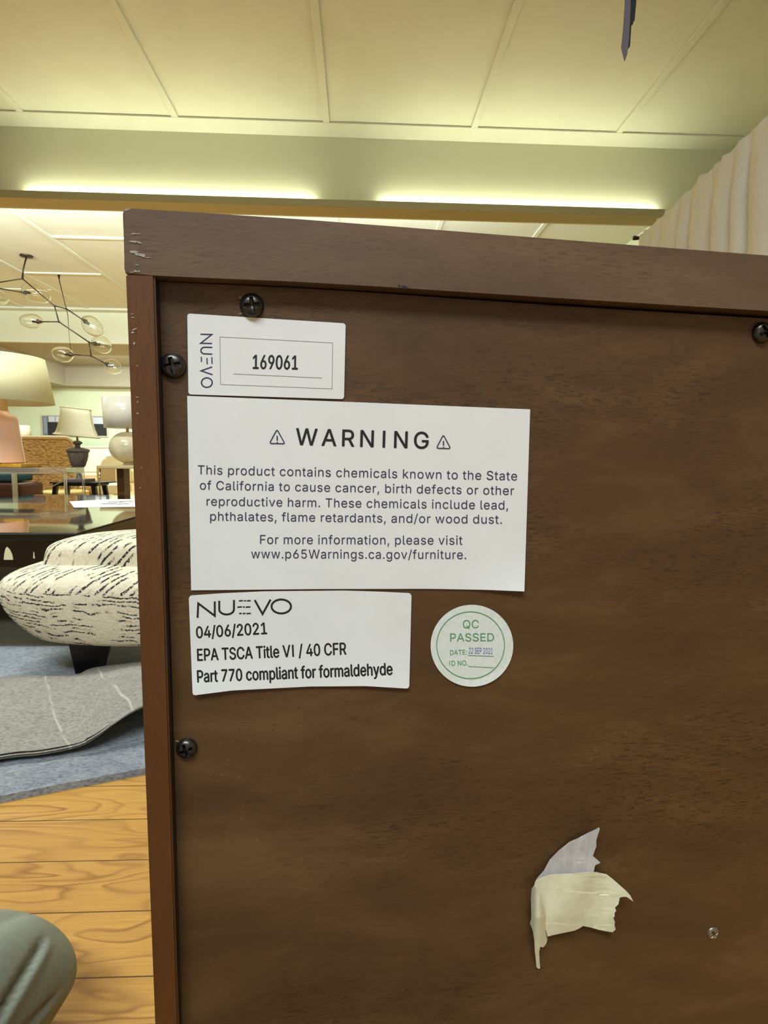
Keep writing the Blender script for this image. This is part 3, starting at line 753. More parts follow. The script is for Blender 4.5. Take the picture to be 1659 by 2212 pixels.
link('folded_flap', bm, M_rug_back, fr_rug, True, 'pale grey folded-over underside')

# ------------------------------------------------------------------ striped lounge seat
ls = thing('lounge_seat', 'low cream bouclé lounge seat with broken black stripes and black tapered leg', 'seat', (-0.65, 1.5, 0.013))
def cushion(x0, x1, y0, y1, z0, z1, r_end, puff, lean=0.0, under=0.0, n=72, levels=26):
    """a soft rounded block: plan is a stadium, sides bulge, the top is domed."""
    bm = nb(); rings = []; cxx, cyy = (x0+x1)/2, (y0+y1)/2; hx, hy = (x1-x0)/2, (y1-y0)/2
    def plan(a, k):
        e = 2.0/3.2; c, s = math.cos(a), math.sin(a)
        return Vector((math.copysign(abs(c)**e, c)*hx*k, math.copysign(abs(s)**e, s)*hy*k, 0))
    for j in range(levels+1):
        q = j/levels
        if q < 0.5:
            t = q/0.5; k = (1-under)+under*math.sin(t*math.pi/2)**0.8; z = z0+(z1-z0)*0.62*t
        else:
            t = (q-0.5)/0.5; k = math.cos(t*math.pi/2)**0.42; z = z0+(z1-z0)*(0.62+0.38*math.sin(t*math.pi/2)**0.75)
        k = max(k, 0.02)
        rings.append([bm.verts.new(Vector((cxx, cyy, z))+plan(2*math.pi*i/n, k)+Vector((lean*(z-z0), 0, 0))+Vector((0, 0, 0.004*noise.noise((cxx+math.cos(2*math.pi*i/n)*2, q*3, 1))))) for i in range(n)])
    for a, b_ in zip(rings, rings[1:]):
        for i in range(n): bm.faces.new((a[i], a[(i+1) % n], b_[(i+1) % n], b_[i]))
    bm.faces.new(rings[0]); bm.faces.new(rings[-1]); return bm
bm = cushion(-0.925, 0.10, 1.33, 1.73, 0.125, 0.318, 0.1, 0, 0, 0.17); bm.normal_update()
for f in bm.faces: f.material_index = 1 if f.calc_center_median().z > 0.262 else 0
link('seat', bm, [M_str_side, M_str_top], ls, True)
bm = cushion(-0.845, 0.34, 1.40, 1.66, 0.26, 0.388, 0.1, 0, 0.3, 0.02)
link('back_cushion', bm, M_str_top, ls, True)
def leg4(bm, top, bot):
    a = [bm.verts.new(p) for p in top]; b_ = [bm.verts.new(p) for p in bot]
    bm.faces.new(a); bm.faces.new(list(reversed(b_)))
    for i in range(4): bm.faces.new((a[i], b_[i], b_[(i+1) % 4], a[(i+1) % 4]))
    return bm
def taper_leg(xl, xr, y, dx0, dx1):
    tl, tr = Vector((xl, y, 0.15)), Vector((xr, y, 0.15)); bl, brr = Vector((xl+dx0, y+0.02, 0.0132)), Vector((xr+dx1, y+0.02, 0.0132))
    d = Vector((0.0, 0.07, 0))
    return leg4(nb(), [tl, tr, tr+d, tl+d], [bl, brr, brr+d*0.5, bl+d*0.5])
p_tl, p_tr = at(143, 1380, 1.40), at(227, 1388, 1.40)
link('leg', taper_leg(p_tl.x, p_tr.x, 1.40, 0.012, -0.034), M_blk, ls)
link('leg', taper_leg(-0.12, -0.03, 1.40, 0.02, -0.01), M_blk, ls)
link('leg', taper_leg(-0.12, -0.03, 1.60, 0.02, -0.01), M_blk, ls)
link('leg', taper_leg(-0.55, -0.46, 1.60, 0.01, -0.02), M_blk, ls)

# ------------------------------------------------------------------ dark polished table with a sheet on it
ZT = 0.36
cor = onz(168, 1151.5, ZT); fl = onz(-600, 1151, ZT)
yb = onz(150, 1068.5, ZT).y
tb = thing('coffee_table', 'large low dark polished wooden table behind the striped lounge seat', 'table', (-1.7, (cor.y+yb)/2, 0.012))
out = [Vector((cor.x, cor.y, ZT)), Vector((cor.x, yb, ZT)), Vector((onz(80, 1068, ZT).x, yb, ZT)), Vector((onz(-30, 1080, ZT).x, yb-0.32, ZT)), Vector((-2.6, yb-0.6, ZT)), Vector((-2.6, cor.y, ZT))]
bm = nb(); prism(bm, out, (0, 0, -0.024)); bmesh.ops.recalc_face_normals(bm, faces=bm.faces); bmesh.ops.bevel(bm, geom=list(bm.edges), offset=0.005, segments=3, affect='EDGES')
bm.normal_update()
for f in bm.faces: f.material_index = 0 if f.normal.z > 0.95 else 1
link('tabletop', bm, [M_table, M_blk], tb, True, angle=45)
bm = bx((-2.5, cor.y+0.012, 0.255), (cor.x-0.02, cor.y+0.04, ZT-0.029)); link('apron', bm, M_blk, tb)
bm = bx((cor.x-0.05, cor.y+0.04, 0.275), (cor.x-0.022, yb-0.05, ZT-0.029)); link('apron', bm, M_blk, tb)
for x, y in ((cor.x-0.12, cor.y+0.05), (cor.x-0.12, yb-0.14), (-2.45, cor.y+0.05), (-2.2, yb-0.75)): link('leg', bx((x, y, 0.012), (x+0.07, y+0.07, ZT-0.03), 0.004), M_blk, tb)
for pts_ in ([(9, 1209), (10, 1196), (13, 1184), (16, 1181), (22, 1187), (27, 1198), (29, 1209)], [(72.5, 1206), (73, 1192), (74, 1192), (76, 1206)]):
    bm = nb(); prism(bm, [at(*p, cor.y+0.0118) for p in pts_], (0, -0.002, 0)); link('lit_gap_patch', bm, M_cream, tb, label='cream leaf-shaped patch on the apron, standing in for a bright opening')  # cream patches paint the brightness showing through gaps in the apron
bm = nb(); q = [onz(150, 1083, ZT+0.0012), onz(236, 1078.5, ZT+0.0012), onz(330, 1078, ZT+0.0012), onz(330, 1093.5, ZT+0.0012), onz(240, 1094.5, ZT+0.0012), onz(160, 1095.5, ZT+0.0012)]
prism(bm, q, (0, 0, -0.0011)); sh = tag(link('paper_sheet', bm, mat('white_paper', (240, 238, 226), 0.7), None, origin=(q[0].x, q[0].y, ZT)), 'white printed sheet of paper lying on the dark table', 'paper')
SHM = Matrix.Translation(Vector((q[0].x, q[0].y, ZT))); ROOT[sh.name] = SHM
for x0, x1, y0 in ((215, 250, 1089), (228, 262, 1085.5), (250, 276, 1089.5), (256, 285, 1084)):
    bm = nb(); a_ = onz(x0, y0, ZT+0.0017); b_ = onz(x1, y0-0.6, ZT+0.0017); prism(bm, [a_, b_, b_+Vector((0, 0.03, 0)), a_+Vector((0, 0.03, 0))], (0, 0, -0.0003))
    link('printed_line', bm, M_black, sh)

# ------------------------------------------------------------------ lamps and furniture beyond the table
def px_lathe(ax, ay, Y, prof, n=40, cap=True):
    """silhouette given as (pixel y, half width px) bottom to top, about a vertical axis through pixel (ax, ay) at depth Y."""
    c = at(ax, ay, Y); k = Y/F_PX
    return lathe(nb(), [(hw*k*0.985, at(ax, y, Y).z) for y, hw in prof], (c.x, c.y), n, cap)
def shell(ax, ay, Y, prof, n=48, th=0.003):
    bm = px_lathe(ax, ay, Y, prof, n, False); return thicken(bm, th)
# clear acrylic console
YC_ = 3.3; zcon = at(100, 1010, YC_).z; c_l, c_r = at(-120, 1010, YC_).x, at(141, 1010, YC_-0.05).x
con = thing('console_table', 'clear acrylic console table carrying the pink ceramic lamp', 'table', ((c_l+c_r)/2, YC_, 0.0))
link('tabletop', bx((c_l, YC_-0.05, zcon-0.034), (c_r, YC_+0.17, zcon), 0.003), M_acryl, con)
for x, y in ((c_r-0.012, YC_-0.05), (c_r-0.012, YC_+0.158), (c_l, YC_-0.05), (c_l, YC_+0.158)): link('leg', bx((x, y, 0.0), (x+0.012, y+0.012, zcon-0.035)), M_acryl, con)
link('cross_brace', tube(nb(), [(c_r-0.05, YC_+0.1, zcon-0.06), (c_r-0.22, YC_+0.1, 0.36)], 0.003, 6), M_acryl, con)
tr = bx((c_l+0.12, YC_-0.045, zcon), (at(55, 1005, YC_).x, YC_+0.165, zcon+0.022), 0.004)
tag(link('display_tray', tr, M_amber, None, origin=(c_l+0.2, YC_+0.1, zcon)), 'flat amber resin tray under the pink lamp', 'tray')
YL = YC_+0.06; zt_ = zcon+0.022
pl = thing('pink_table_lamp', 'pink glazed ceramic table lamp with a large cream drum shade', 'lamp', (at(-5, 1000, YL).x, YL, zt_))
def fixbase(prof): return prof
c_ = at(-5, 1000, YL); k_ = YL/F_PX
def lz(y): return at(-5, y, YL).z
bm = lathe(nb(), [(0.9*50*k_, zt_), (50*k_, zt_+0.004), (49*k_, lz(985)), (43*k_, lz(930)), (41*k_, lz(906)), (39*k_, lz(901)), (33*k_, lz(896)), (27*k_, lz(892)), (25*k_, lz(888))], (c_.x, c_.y), 48)
link('body', bm, M_pink, pl, True, angle=50)
link('neck', lathe(nb(), [(25*k_, lz(889)), (24*k_, lz(884)), (24*k_, lz(862)), (8*k_, lz(860)), (5*k_, lz(800))], (c_.x, c_.y), 32), M_brass, pl, True, angle=40)
link('shade', shell(-5, 1000, YL, [(869, 112), (771, 97)]), M_shade, pl, True)
bm = lathe(nb(), [(6*k_, lz(772)), (3*k_, lz(768)), (5*k_, lz(764)), (1*k_, lz(758))], (c_.x, c_.y), 16); tube(bm, [(c_.x-95*k_, c_.y, lz(776)), (c_.x+95*k_, c_.y, lz(776))], 0.003, 6)
link('finial', bm, M_brass, pl, True)
# urn lamp on a small black table
YU = 3.88; ku = YU/F_PX
zs = at(180, 1040, YU).z; xa, xb = at(119, 1040, YU).x, at(242, 1040, YU).x
bt_ = thing('side_table', 'small black side table with splayed legs under the urn lamp', 'table', ((xa+xb)/2, YU, 0))
bm = nb(); outl = []
for i in range(48):
    a = 2*math.pi*i/48; c, s = math.cos(a), math.sin(a); e = 0.55
    outl.append(Vector(((xa+xb)/2+math.copysign(abs(c)**e, c)*(xb-xa)/2, YU+math.copysign(abs(s)**e, s)*0.14, zs)))
prism(bm, outl, (0, 0, -0.008)); link('tabletop', bm, M_blk, bt_)
link('apron', bx((xa+0.045, YU-0.09, zs-0.026), (xb-0.06, YU+0.09, zs-0.008)), M_blk, bt_)
for (x, dx) in ((at(135, 1040, YU).x, -0.05), (at(214, 1040, YU).x, 0.05)):
    for dy in (-0.08, 0.07):
        tp_ = [Vector((x-0.014, YU+dy-0.012, zs-0.009)), Vector((x+0.014, YU+dy-0.012, zs-0.009)), Vector((x+0.014, YU+dy+0.012, zs-0.009)), Vector((x-0.014, YU+dy+0.012, zs-0.009))]
        link('leg', leg4(nb(), tp_, [Vector(((p.x-x)*0.7+x+dx, p.y+dy*0.3, 0)) for p in tp_]), M_blk, bt_)
ul = thing('urn_table_lamp', 'pewter urn table lamp with ivory flared shade on the black side table', 'lamp', (at(171, 1036, YU).x, YU, zs))
cu_ = at(171, 1036, YU)
def uz(y): return at(171, y, YU).z
link('foot', bx((cu_.x-23*ku, YU-23*ku, zs), (cu_.x+23*ku, YU+23*ku, uz(1034)), 0.002), M_urn, ul)
link('urn', lathe(nb(), [(8*ku, uz(1034.5)), (5*ku, uz(1030)), (4*ku, uz(1020)), (4.5*ku, uz(1014)), (8*ku, uz(1011)), (13*ku, uz(1007)), (17*ku, uz(995)), (19.5*ku, uz(984)), (20*ku, uz(978)), (22.5*ku, uz(975)), (22.5*ku, uz(971)), (15*ku, uz(969)), (5*ku, uz(966)), (5*ku, uz(961)), (9*ku, uz(958)), (9*ku, uz(955)), (4*ku, uz(952))], (cu_.x, cu_.y), 40), M_urn, ul, True, angle=35)
link('stem', lathe(nb(), [(2.2*ku, uz(953)), (2.2*ku, uz(900))], (cu_.x, cu_.y), 12), M_brass, ul, True)
bmv = nb(); secs = [(942, 47), (936, 42.5), (925, 38.5), (912, 35.0), (897, 32.5), (883, 31.0)]
def sq_ring(hw, z, rz=math.radians(22)):
    o = []
    for i in range(64):
        a = 2*math.pi*i/64; c, s = math.cos(a), math.sin(a); e = 0.42
        x, y = math.copysign(abs(c)**e, c)*hw, math.copysign(abs(s)**e, s)*hw*0.8
        o.append(Vector((cu_.x+x*math.cos(rz)-y*math.sin(rz), cu_.y+x*math.sin(rz)+y*math.cos(rz), z - x*0.085)))
    return o
rg = [sq_ring(hw*ku*0.9, uz(y)) for y, hw in secs]
vv = [[bmv.verts.new(p) for p in r] for r in rg]
for a, b_ in zip(vv, vv[1:]):
    for i in range(64): bmv.faces.new((a[i], a[(i+1) % 64], b_[(i+1) % 64], b_[i]))
thicken(bmv, 0.003); shd = link('shade', bmv, M_shade2, ul, True)
bm = nb()
for r in (rg[0], rg[-1]): tube(bm, r+[r[0]], 0.0045, 6, False)
for kk in (8, 24, 40, 56): tube(bm, [r[kk] for r in rg], 0.0035, 6)
link('binding', bm, M_trimtape, shd, True, 'paler cloth binding')
# stone globe lamp on a beige table with a brown block leg
YG = 3.9; kg = YG/F_PX; zg = at(262, 1004.5, YG).z
xg0, xg1 = at(237, 1008, YG).x, at(330, 1008, YG).x
gt = thing('side_table', 'beige side table with a dark brown block leg under the stone lamp', 'table', ((xg0+xg1)/2, YG, 0))
link('tabletop', bx((xg0, YG-0.18, zg-0.02), (xg1, YG+0.18, zg), 0.004), M_beige, gt)
link('leg', bx((at(259, 1030, YG).x, YG-0.05, 0), (at(274, 1030, YG).x, YG+0.05, zg-0.021), 0.002), M_brownleg, gt, label='dark brown block leg')
link('leg', bx((at(316, 1030, YG).x, YG-0.05, 0), (at(328, 1030, YG).x, YG+0.05, zg-0.021), 0.002), M_brownleg, gt, label='dark brown block leg')
link('side_rail', tube(nb(), [(xg0+0.008, YG-0.16, zg-0.021), (xg0+0.002, YG-0.165, zg-0.1), (xg0+0.008, YG-0.16, 0)], 0.005, 8), M_chrome, gt, True)
gl = thing('stone_table_lamp', 'round veined stone table lamp with a glossy white drum shade', 'lamp', (at(278, 1004, YG).x, YG, zg))
cg = at(278, 1004, YG)
def gz(y): return at(278, y, YG).z
link('foot', bx((cg.x-8*kg, YG-8*kg, zg), (cg.x+8*kg, YG+8*kg, gz(998.5)), 0.002), M_marble, gl)
ctr_z, rad = gz(966.5), 33*kg
link('body', lathe(nb(), [(rad*math.sin(a)*1.12 if a else 0.001, ctr_z-rad*math.cos(a)) for a in [math.pi*i/24 for i in range(1, 24)]], (cg.x, cg.y), 40), M_marble, gl, True)
link('stem', lathe(nb(), [(3*kg, gz(936)), (3*kg, gz(900))], (cg.x, cg.y), 12), M_brass, gl, True)
link('shade', shell(276, 1004, YG, [(925, 44), (860, 46)]), M_shadew, gl, True)
# woven chair
YW = 4.6; kw_ = YW/F_PX
wc = thing('woven_chair', 'woven rattan chair seen from behind the acrylic console', 'chair', (at(105, 1050, YW).x, YW, 0))
wx0, wx1 = at(43, 1000, YW).x, at(166, 1000, YW).x; wz0, wz1 = at(100, 1066, YW).z, at(100, 946, YW).z
def rrect(x0, x1, z0, z1, r, y, n=8):
    o = []
    for (cx_, cz_, a0) in ((x1-r, z1-r, 0), (x0+r, z1-r, math.pi/2), (x0+r, z0+r, math.pi), (x1-r, z0+r, 1.5*math.pi)):
        for i in range(n+1): a = a0+math.pi/2*i/n; o.append(Vector((cx_+r*math.cos(a), y, cz_+r*math.sin(a))))
    return o
bm = nb(); o_ = rrect(wx0, wx1, wz0, wz1, 0.07, YW-0.03); prism(bm, o_, (0, 0.06, 0)); link('backrest', bm, M_rattan, wc)
bm = nb(); tube(bm, o_+[o_[0]], 0.014, 8, False); link('binding', bm, M_rattan_edge, wc, True, 'paler bound edge')
link('seat', bx((wx0+0.02, YW+0.03, wz0-0.02), (wx1-0.02, YW+0.38, wz0+0.05), 0.02), M_rattan, wc)
for x in (wx0+0.03, wx1-0.07):
    for y in (YW-0.02, YW+0.32): link('leg', bx((x, y, 0), (x+0.04, y+0.04, wz0+0.01), 0.003), M_rattan_edge, wc)
# pale yellow round stool top
YY = 4.3; cy_ = at(127, 1062, YY); zy = at(127, 1060, YY).z
st = thing('round_stool', 'low round pale yellow stool before the woven chair', 'stool', (cy_.x, YY, 0))
ry = 57*YY/F_PX
link('seat', lathe(nb(), [(ry*0.96, zy-0.03), (ry, zy-0.02), (ry, zy-0.008), (ry*0.96, zy)], (cy_.x, YY), 40), M_yellow, st, True, angle=40)
for a in (0.4, 2.5, 4.6): link('leg', tube(nb(), [(cy_.x+ry*0.7*math.cos(a), YY+ry*0.7*math.sin(a), zy-0.028), (cy_.x+ry*0.85*math.cos(a), YY+ry*0.85*math.sin(a), 0)], 0.014, 10), M_beige, st, True)
# russet chair with teal cushion and white legs
YR = 3.72; rx1 = at(46, 1050, YR).x; rx0 = at(-60, 1050, YR).x
rc = thing('metal_frame_chair', 'russet seat on a white metal frame behind the acrylic console', 'chair', ((rx0+rx1)/2, YR, 0))
link('seat', bx((rx0, YR, at(20, 1070, YR).z-0.05), (rx1-0.01, YR+0.28, at(20, 1044, YR).z), 0.02), M_brownseat, rc)
link('backrest', bx((rx0, YR+0.25, at(20, 1030, YR).z), (rx1, YR+0.28, at(20, 1012, YR).z), 0.008), mat('mauve_fabric', (150, 130, 118), 0.9), rc, label='dull mauve back')
for x0_, x1_, y in ((26, 34, YR-0.03), (39.5, 45.5, YR+0.29), (-55, -47, YR-0.03), (-40, -34, YR+0.29)): link('leg', bx((at(x0_, 1050, y).x, y, 0), (at(x1_, 1050, y).x, y+0.02, at(20, 1022, YR).z)), M_white, rc)
bm = bx((rx0+0.02, YR+0.05, at(20, 1042, YR).z+0.001), (at(26, 1030, YR).x, YR+0.24, at(20, 1024, YR).z), 0.015)
tag(link('seat_cushion', bm, M_teal, None, origin=((rx0+rx1)/2, YR+0.2, at(20, 1042, YR).z)), 'teal woven cushion lying on the russet chair', 'cushion')
# cream armchair and beige chair on the right
YK = 5.65
ac = thing('cream_armchair', 'cream armchair with a rounded back beyond the stone lamp', 'chair', (at(243, 1000, YK).x, YK, 0))
bm = nb(); x0_, x1_ = at(214, 1000, YK).x, at(276, 1000, YK).x; z1_ = at(240, 984, YK).z; zq = at(240, 1008, YK).z
pts_ = [Vector((x0_, YK, 0.28)), Vector((x1_, YK, 0.28))]+[Vector(((x0_+x1_)/2+(x1_-x0_)/2*math.cos(a), YK, zq+(z1_-zq)*math.sin(a))) for a in [math.pi*i/16 for i in range(17)]]
prism(bm, pts_, (0, 0.09, 0)); bmesh.ops.bevel(bm, geom=list(bm.edges), offset=0.02, segments=3, affect='EDGES'); link('backrest', bm, M_cream, ac, True, angle=50)
link('seat', bx((x0_+0.0, YK+0.095, 0.28), (x1_, YK+0.6, 0.43), 0.03), M_cream, ac)
for x in (x0_+0.02, x1_-0.06):
    for y in (YK+0.02, YK+0.54): link('leg', bx((x, y, 0), (x+0.035, y+0.035, 0.285)), M_brownleg, ac)
YB = 5.1; x0_, x1_ = at(208, 1020, YB).x, at(237, 1020, YB).x
bc = thing('beige_chair', 'beige upholstered chair between the black table and the stone lamp', 'chair', ((x0_+x1_)/2, YB, 0))
link('backrest', bx((x0_, YB, at(220, 1039, YB).z), (x1_+0.03, YB+0.05, at(220, 1005.5, YB).z), 0.008), M_beige, bc)
link('seat', bx((at(192, 1050, YB).x, YB+0.055, at(205, 1064, YB).z-0.02), (x1_+0.03, YB+0.4, at(205, 1048, YB).z), 0.01), M_cream, bc)
for x in (at(193, 1060, YB).x, at(205, 1060, YB).x, x1_): link('leg', bx((x, YB+0.06, 0), (x+0.03, YB+0.1, at(205, 1064, YB).z-0.01)), M_beige, bc)
# white shelf unit and low wall cabinet far back
YS = 14.0
wsx0, wsx1 = at(66, 960, YS).x, at(330, 960, YS).x
cb_ = thing('low_cabinet', 'long low white cabinet against the far wall', 'cabinet', ((wsx0+wsx1)/2, YS, 0))
link('carcass', bx((wsx0, YS, 0), (wsx1, YS+0.55, at(200, 967, YS).z), 0.01), M_white, cb_)
link('worktop', bx((wsx0-0.03, YS-0.03, at(200, 967, YS).z), (wsx1+0.03, YS+0.58, at(200, 964, YS).z), 0.005), M_white, cb_)
for k in range(5):
    xx = wsx0+0.05+k*(wsx1-wsx0-0.1)/5; dd = link('door', bx((xx, YS-0.02, 0.1), (xx+(wsx1-wsx0-0.1)/5-0.02, YS-0.001, at(200, 969, YS).z-0.02), 0.004), M_white, cb_)
    link('handle', bx((xx+0.06, YS-0.035, 0.45), (xx+0.2, YS-0.021, 0.47)), M_chrome, dd)
# framed picture on the far wall
YP = Y1-0.03
pa, pb_, pc_, pd_ = at(91, 896.8, YP), at(229.5, 902, YP), at(229.5, 943, YP), at(94, 938.5, YP)
px0, px1 = pa.x, pb_.x; pz1, pz0 = (pa.z+pb_.z)/2, (pc_.z+pd_.z)/2
pic = thing('framed_picture', 'wide framed grey and black picture on the far wall behind the lamps', 'picture', ((px0+px1)/2, YP, pz0))
link('frame', bx((px0-0.03, YP-0.005, pz0-0.03), (px1+0.03, Y1, pz1+0.03), 0.006), mat('pale_frame', (196, 186, 168), 0.5), pic)
bm = nb(); W_, H_ = px1-px0, pz1-pz0
def rct(x0, x1, z0, z1, idx, d):
    f0 = len(bm.faces); box(bm, (px0+x0*W_, YP-0.006-d, pz0+z0*H_), (px0+x1*W_, YP-0.005, pz0+z1*H_))
    bm.faces.ensure_lookup_table()
    for f in list(bm.faces)[f0:]: f.material_index = idx
rct(0, 1, 0, 1, 0, 0.001)
rct(0.08, 0.3, 0.0, 0.68, 1, 0.002); rct(0.1, 0.2, 0.7, 0.98, 2, 0.002); rct(0.21, 0.3, 0.7, 0.98, 2, 0.002); rct(0.02, 0.07, 0.1, 0.95, 3, 0.002)
rct(0.3, 1, 0.0, 0.62, 1, 0.0025); rct(0.78, 0.95, 0.62, 0.97, 2, 0.003); rct(0.95, 1.0, 0.0, 0.97, 1, 0.003); rct(0.3, 0.5, 0.62, 0.9, 3, 0.002)
link('print', bm, [mat('print_grey', (112, 112, 118), 0.6), mat('print_black', (34, 32, 36), 0.6), mat('print_white', (196, 198, 206), 0.6), mat('print_blue_grey', (140, 142, 154), 0.6)], pic)
# reading lamp far back with chrome joint
YF = 9.0; kf = YF/F_PX
fl_ = thing('reading_lamp', 'distant grey-white shaded floor lamp with a chrome joint', 'lamp', (at(52, 1000, YF).x, YF, 0))
cf = at(52, 940, YF)
link('shade', shell(52, 940, YF, [(943, 14), (919, 12)], 32), mat('grey_white_shade', (206, 202, 172), 0.8), fl_, True)
link('pole', tube(nb(), [(cf.x-0.08, YF, 0), (cf.x-0.08, YF, at(42, 941, YF).z), (cf.x, YF, at(42, 938, YF).z)], 0.012, 8), M_chrome, fl_, True)
link('joint', lathe(nb(), [(0.01, at(42, 953, YF).z), (0.036, at(42, 951, YF).z), (0.036, at(42, 944, YF).z), (0.01, at(42, 941, YF).z)], (cf.x-0.08, YF), 16), M_chrome, fl_, True)
link('base', lathe(nb(), [(0.14, 0), (0.14, 0.02), (0.02, 0.03)], (cf.x-0.08, YF), 24), M_chrome, fl_, True, angle=40)

# ------------------------------------------------------------------ branching glass chandelier
can = onz(57, 552, ZC); YH = can.y
ch = thing('branching_chandelier', 'dark bronze branching chandelier with clear blown glass globes', 'light', (can.x, can.y, ZC))
K = YH/F_PX
def ck(px, py, dy=0.0): return at(px, py, YH+dy)
link('canopy', lathe(nb(), [(0.055, ZC-0.022), (0.082, ZC-0.016), (0.084, ZC-0.001)], (can.x, can.y), 28), M_bronze, ch, True, angle=40)
link('stem', tube(nb(), [(can.x, can.y, ZC-0.02), ck(50, 582), ck(48.5, 602)], [0.01, 0.011, 0.014], 10), M_bronze, ch, True)
nodes = dict(a=ck(48.5, 602), b=ck(-40, 616, 0.2), c=ck(118, 661, -0.15), d=ck(143, 667, -0.1), e=ck(127, 695, -0.1), f=ck(192, 739, 0.05), g=ck(197, 769, 0.05), h=ck(-20, 625, 0.3))
def arm(p, q, bulge=True): link('arm', tube(nb(), [p, q], 0.0085, 8), M_bronze, ch, True)
for s in ('ab', 'ac', 'cd', 'ce', 'ef', 'fg'): arm(nodes[s[0]], nodes[s[1]])
for kx in nodes:
    if kx != 'h':
        bm = nb(); bmesh.ops.create_icosphere(bm, subdivisions=2, radius=0.016, matrix=Matrix.Translation(nodes[kx])); link('knuckle', bm, M_bronze, ch, True)
globes = [('b', (50, 632), (78, 633), (29, 20), 0.25, 0.2), ('d', (181, 692), (199, 705), (24, 17), 0.75, -0.1), ('e', (86, 695), (68, 694), (22, 14.5), 0.03, -0.1),
          ('f', (201, 742), (220, 745), (20, 16.5), 0.4, 0.05), ('g', (156, 766), (135, 765), (21.5, 16), 0.1, 0.05), ('g', (229, 786), (243, 792), (19, 15), 0.5, 0.1), ('b', (-20, 625), (-4, 640), (20, 16), 0.6, 0.3)]
for nd, sk, ctr_, (ra, rb_), tilt, dy in globes:
    s3 = ck(*sk, dy); arm(nodes[nd], s3); c3 = ck(*ctr_, dy); d = (c3-s3).normalized()
    so = link('socket', tube(nb(), [s3-d*0.03, s3+d*0.03, s3+d*0.05, s3+d*0.1], [0.012, 0.034, 0.02, 0.016], 12), M_bronze, ch, True, angle=40)
    bm = nb(); bmesh.ops.create_uvsphere(bm, u_segments=36, v_segments=20, radius=1.0)
    R = Matrix.Translation(c3) @ Matrix.Rotation(tilt, 4, 'Y') @ Matrix.Diagonal((ra*K, rb_*K*1.05, rb_*K, 1))
    for v in bm.verts: v.co = v.co*(1+0.10*noise.noise(v.co*1.3+Vector((ctr_[0], 0, 0))))
    bm.transform(R); shell_in(bm, c3, 0.97)
    link('glass_globe', bm, M_glass, ch, True, recalc=False)
can2 = onz(127, 594, ZC)
link('cable', tube(nb(), [(can2.x, can2.y, ZC), (can2.x, can2.y, ZC-0.06), ck(140, 655), ck(146.5, 680), ck(149, 720), ck(152.5, 757)], [0.02, 0.008, 0.005, 0.006, 0.003, 0.003], 6), M_bronze, ch, True)

# ------------------------------------------------------------------ dark pointed strips hanging in front of the ceiling
YD = 1.7; hg = thing('hanging_ornament', 'bunch of dark pointed metal strips hanging from the ceiling', 'decoration', (at(1358, 0, YD).x, YD, ZC))
for pts_, m_, y in (([(1355, -140), (1366, -140), (1362, 20), (1359, 82), (1355, 118), (1350, 131), (1343, 102), (1347, 62), (1350.5, 12)], M_violet, YD),
                    ([(1360, -140), (1374, -140), (1373.5, 0), (1372, 30), (1367.5, 52), (1364, 54), (1361, 100), (1358, 104), (1355, 78), (1356, 20)], M_matte, YD+0.02),
                    ([(1366, -140), (1378, -140), (1374.5, 5), (1371, 44), (1367, 40)], M_matte, YD+0.035)):
    bm = nb(); prism(bm, [at(*p, y) for p in pts_], (0, 0.004, 0)); link('pointed_strip', bm, m_, hg)
tp2 = at(1366, -135, YD+0.02); link('cord', tube(nb(), [tp2, (tp2.x, tp2.y, ZC)], 0.003, 6), M_matte, hg)

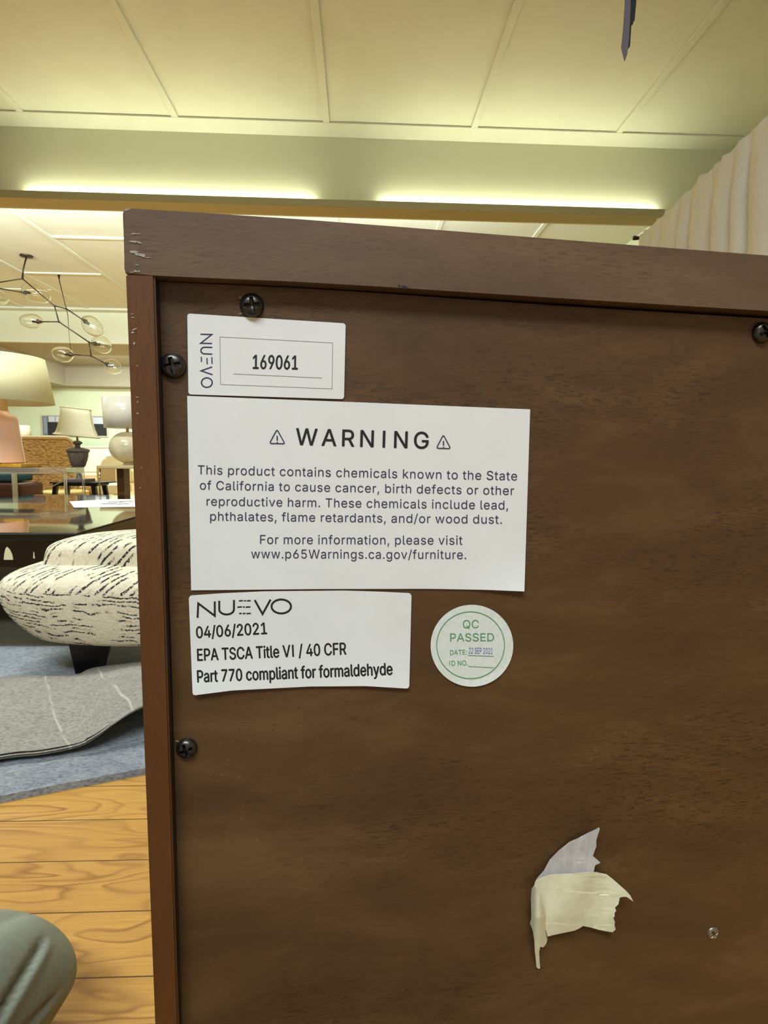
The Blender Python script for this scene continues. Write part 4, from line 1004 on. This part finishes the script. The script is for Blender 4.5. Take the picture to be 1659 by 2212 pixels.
# ------------------------------------------------------------------ the person kneeling beside the cabinet
def person():
    kc = at(40, 2052, 0.56); kc.z = max(kc.z, 0.082)
    J = [(-0.16, -0.24, 0.33, 0.15), (-0.30, -0.10, 0.30, 0.115), (-0.355, 0.24, 0.215, 0.095), (kc.x, kc.y, kc.z, 0.090), (kc.x-0.015, kc.y-0.2, 0.066, 0.062), (kc.x-0.02, kc.y-0.42, 0.052, 0.046),
         (-0.02, -0.14, 0.29, 0.115), (0.06, 0.0, 0.20, 0.092), (0.12, 0.10, 0.086, 0.078), (0.13, -0.12, 0.066, 0.062), (0.14, -0.34, 0.052, 0.046)]  # other leg, out of view, added to cut floor bounce on the panel
    E = [(0, 1), (1, 2), (2, 3), (3, 4), (4, 5), (0, 6), (6, 7), (7, 8), (8, 9), (9, 10)]
    me = bpy.data.meshes.new('p'); me.from_pydata([j[:3] for j in J], E, [])
    o = bpy.data.objects.new('p', me); C.objects.link(o)
    sk = o.modifiers.new('s', 'SKIN'); sk.use_smooth_shade = True
    for i, j in enumerate(J): me.skin_vertices[0].data[i].radius = (j[3], j[3])
    me.skin_vertices[0].data[0].use_root = True
    sb = o.modifiers.new('d', 'SUBSURF'); sb.levels = 5; sb.render_levels = 5
    dg = bpy.context.evaluated_depsgraph_get(); m2 = bpy.data.meshes.new_from_object(o.evaluated_get(dg))
    bm = nb(); bm.from_mesh(m2); bpy.data.objects.remove(o)
    bm.normal_update()
    def crease(v, pa_, pb_, wd, dep):
        """a pressed fold across the trouser leg, in the plane through the two points and the middle of the knee."""
        pl_n = (pb_-pa_).cross(Vector((kc.x, kc.y-0.06, kc.z-0.03))-pa_).normalized(); ab = pb_-pa_
        t = (v-pa_).dot(ab)/ab.dot(ab); d = (v-pa_).dot(pl_n)
        if (v-pa_-ab*max(0, min(1, t))).length > 0.06: return 0.0
        m = max(0, min(1, (t+0.15)/0.3))*max(0, min(1, (1.4-t)/0.3))
        return m*(-dep*math.exp(-(d/wd)**2)+0.4*dep*math.exp(-((d-2.6*wd)/(1.8*wd))**2))
    K_ = [(at(112, 2003, 0.50), at(0, 2192, 0.40), 0.0026, 0.006), (at(118, 2150, 0.48), at(70, 2235, 0.40), 0.0024, 0.0045), (at(60, 1960, 0.54), at(-60, 2080, 0.45), 0.008, 0.003)]
    for v in bm.verts:
        d = sum(crease(v.co, *k) for k in K_)+0.002*noise.noise(v.co*11)
        v.co = v.co+v.normal*d; v.co.z = max(v.co.z, 0.002)
    pr = thing('person', 'person kneeling beside the cabinet in sage green trousers, only the knee in view', 'person', (kc.x, kc.y-0.2, 0))
    link('trousers', bm, M_sage, pr, True)
    for a in (Vector((kc.x-0.02, kc.y-0.42, 0.05)), Vector((0.14, -0.34, 0.05))):
        bm = nb(); tube(bm, [a+Vector((0, 0.03, 0)), a+Vector((0, -0.04, 0.0)), a+Vector((0, -0.12, -0.004)), a+Vector((0, -0.2, -0.01)), a+Vector((0, -0.24, -0.015))], [0.036, 0.046, 0.042, 0.036, 0.02], 18)
        link('shoe', bm, M_shoe, pr, True)
person()
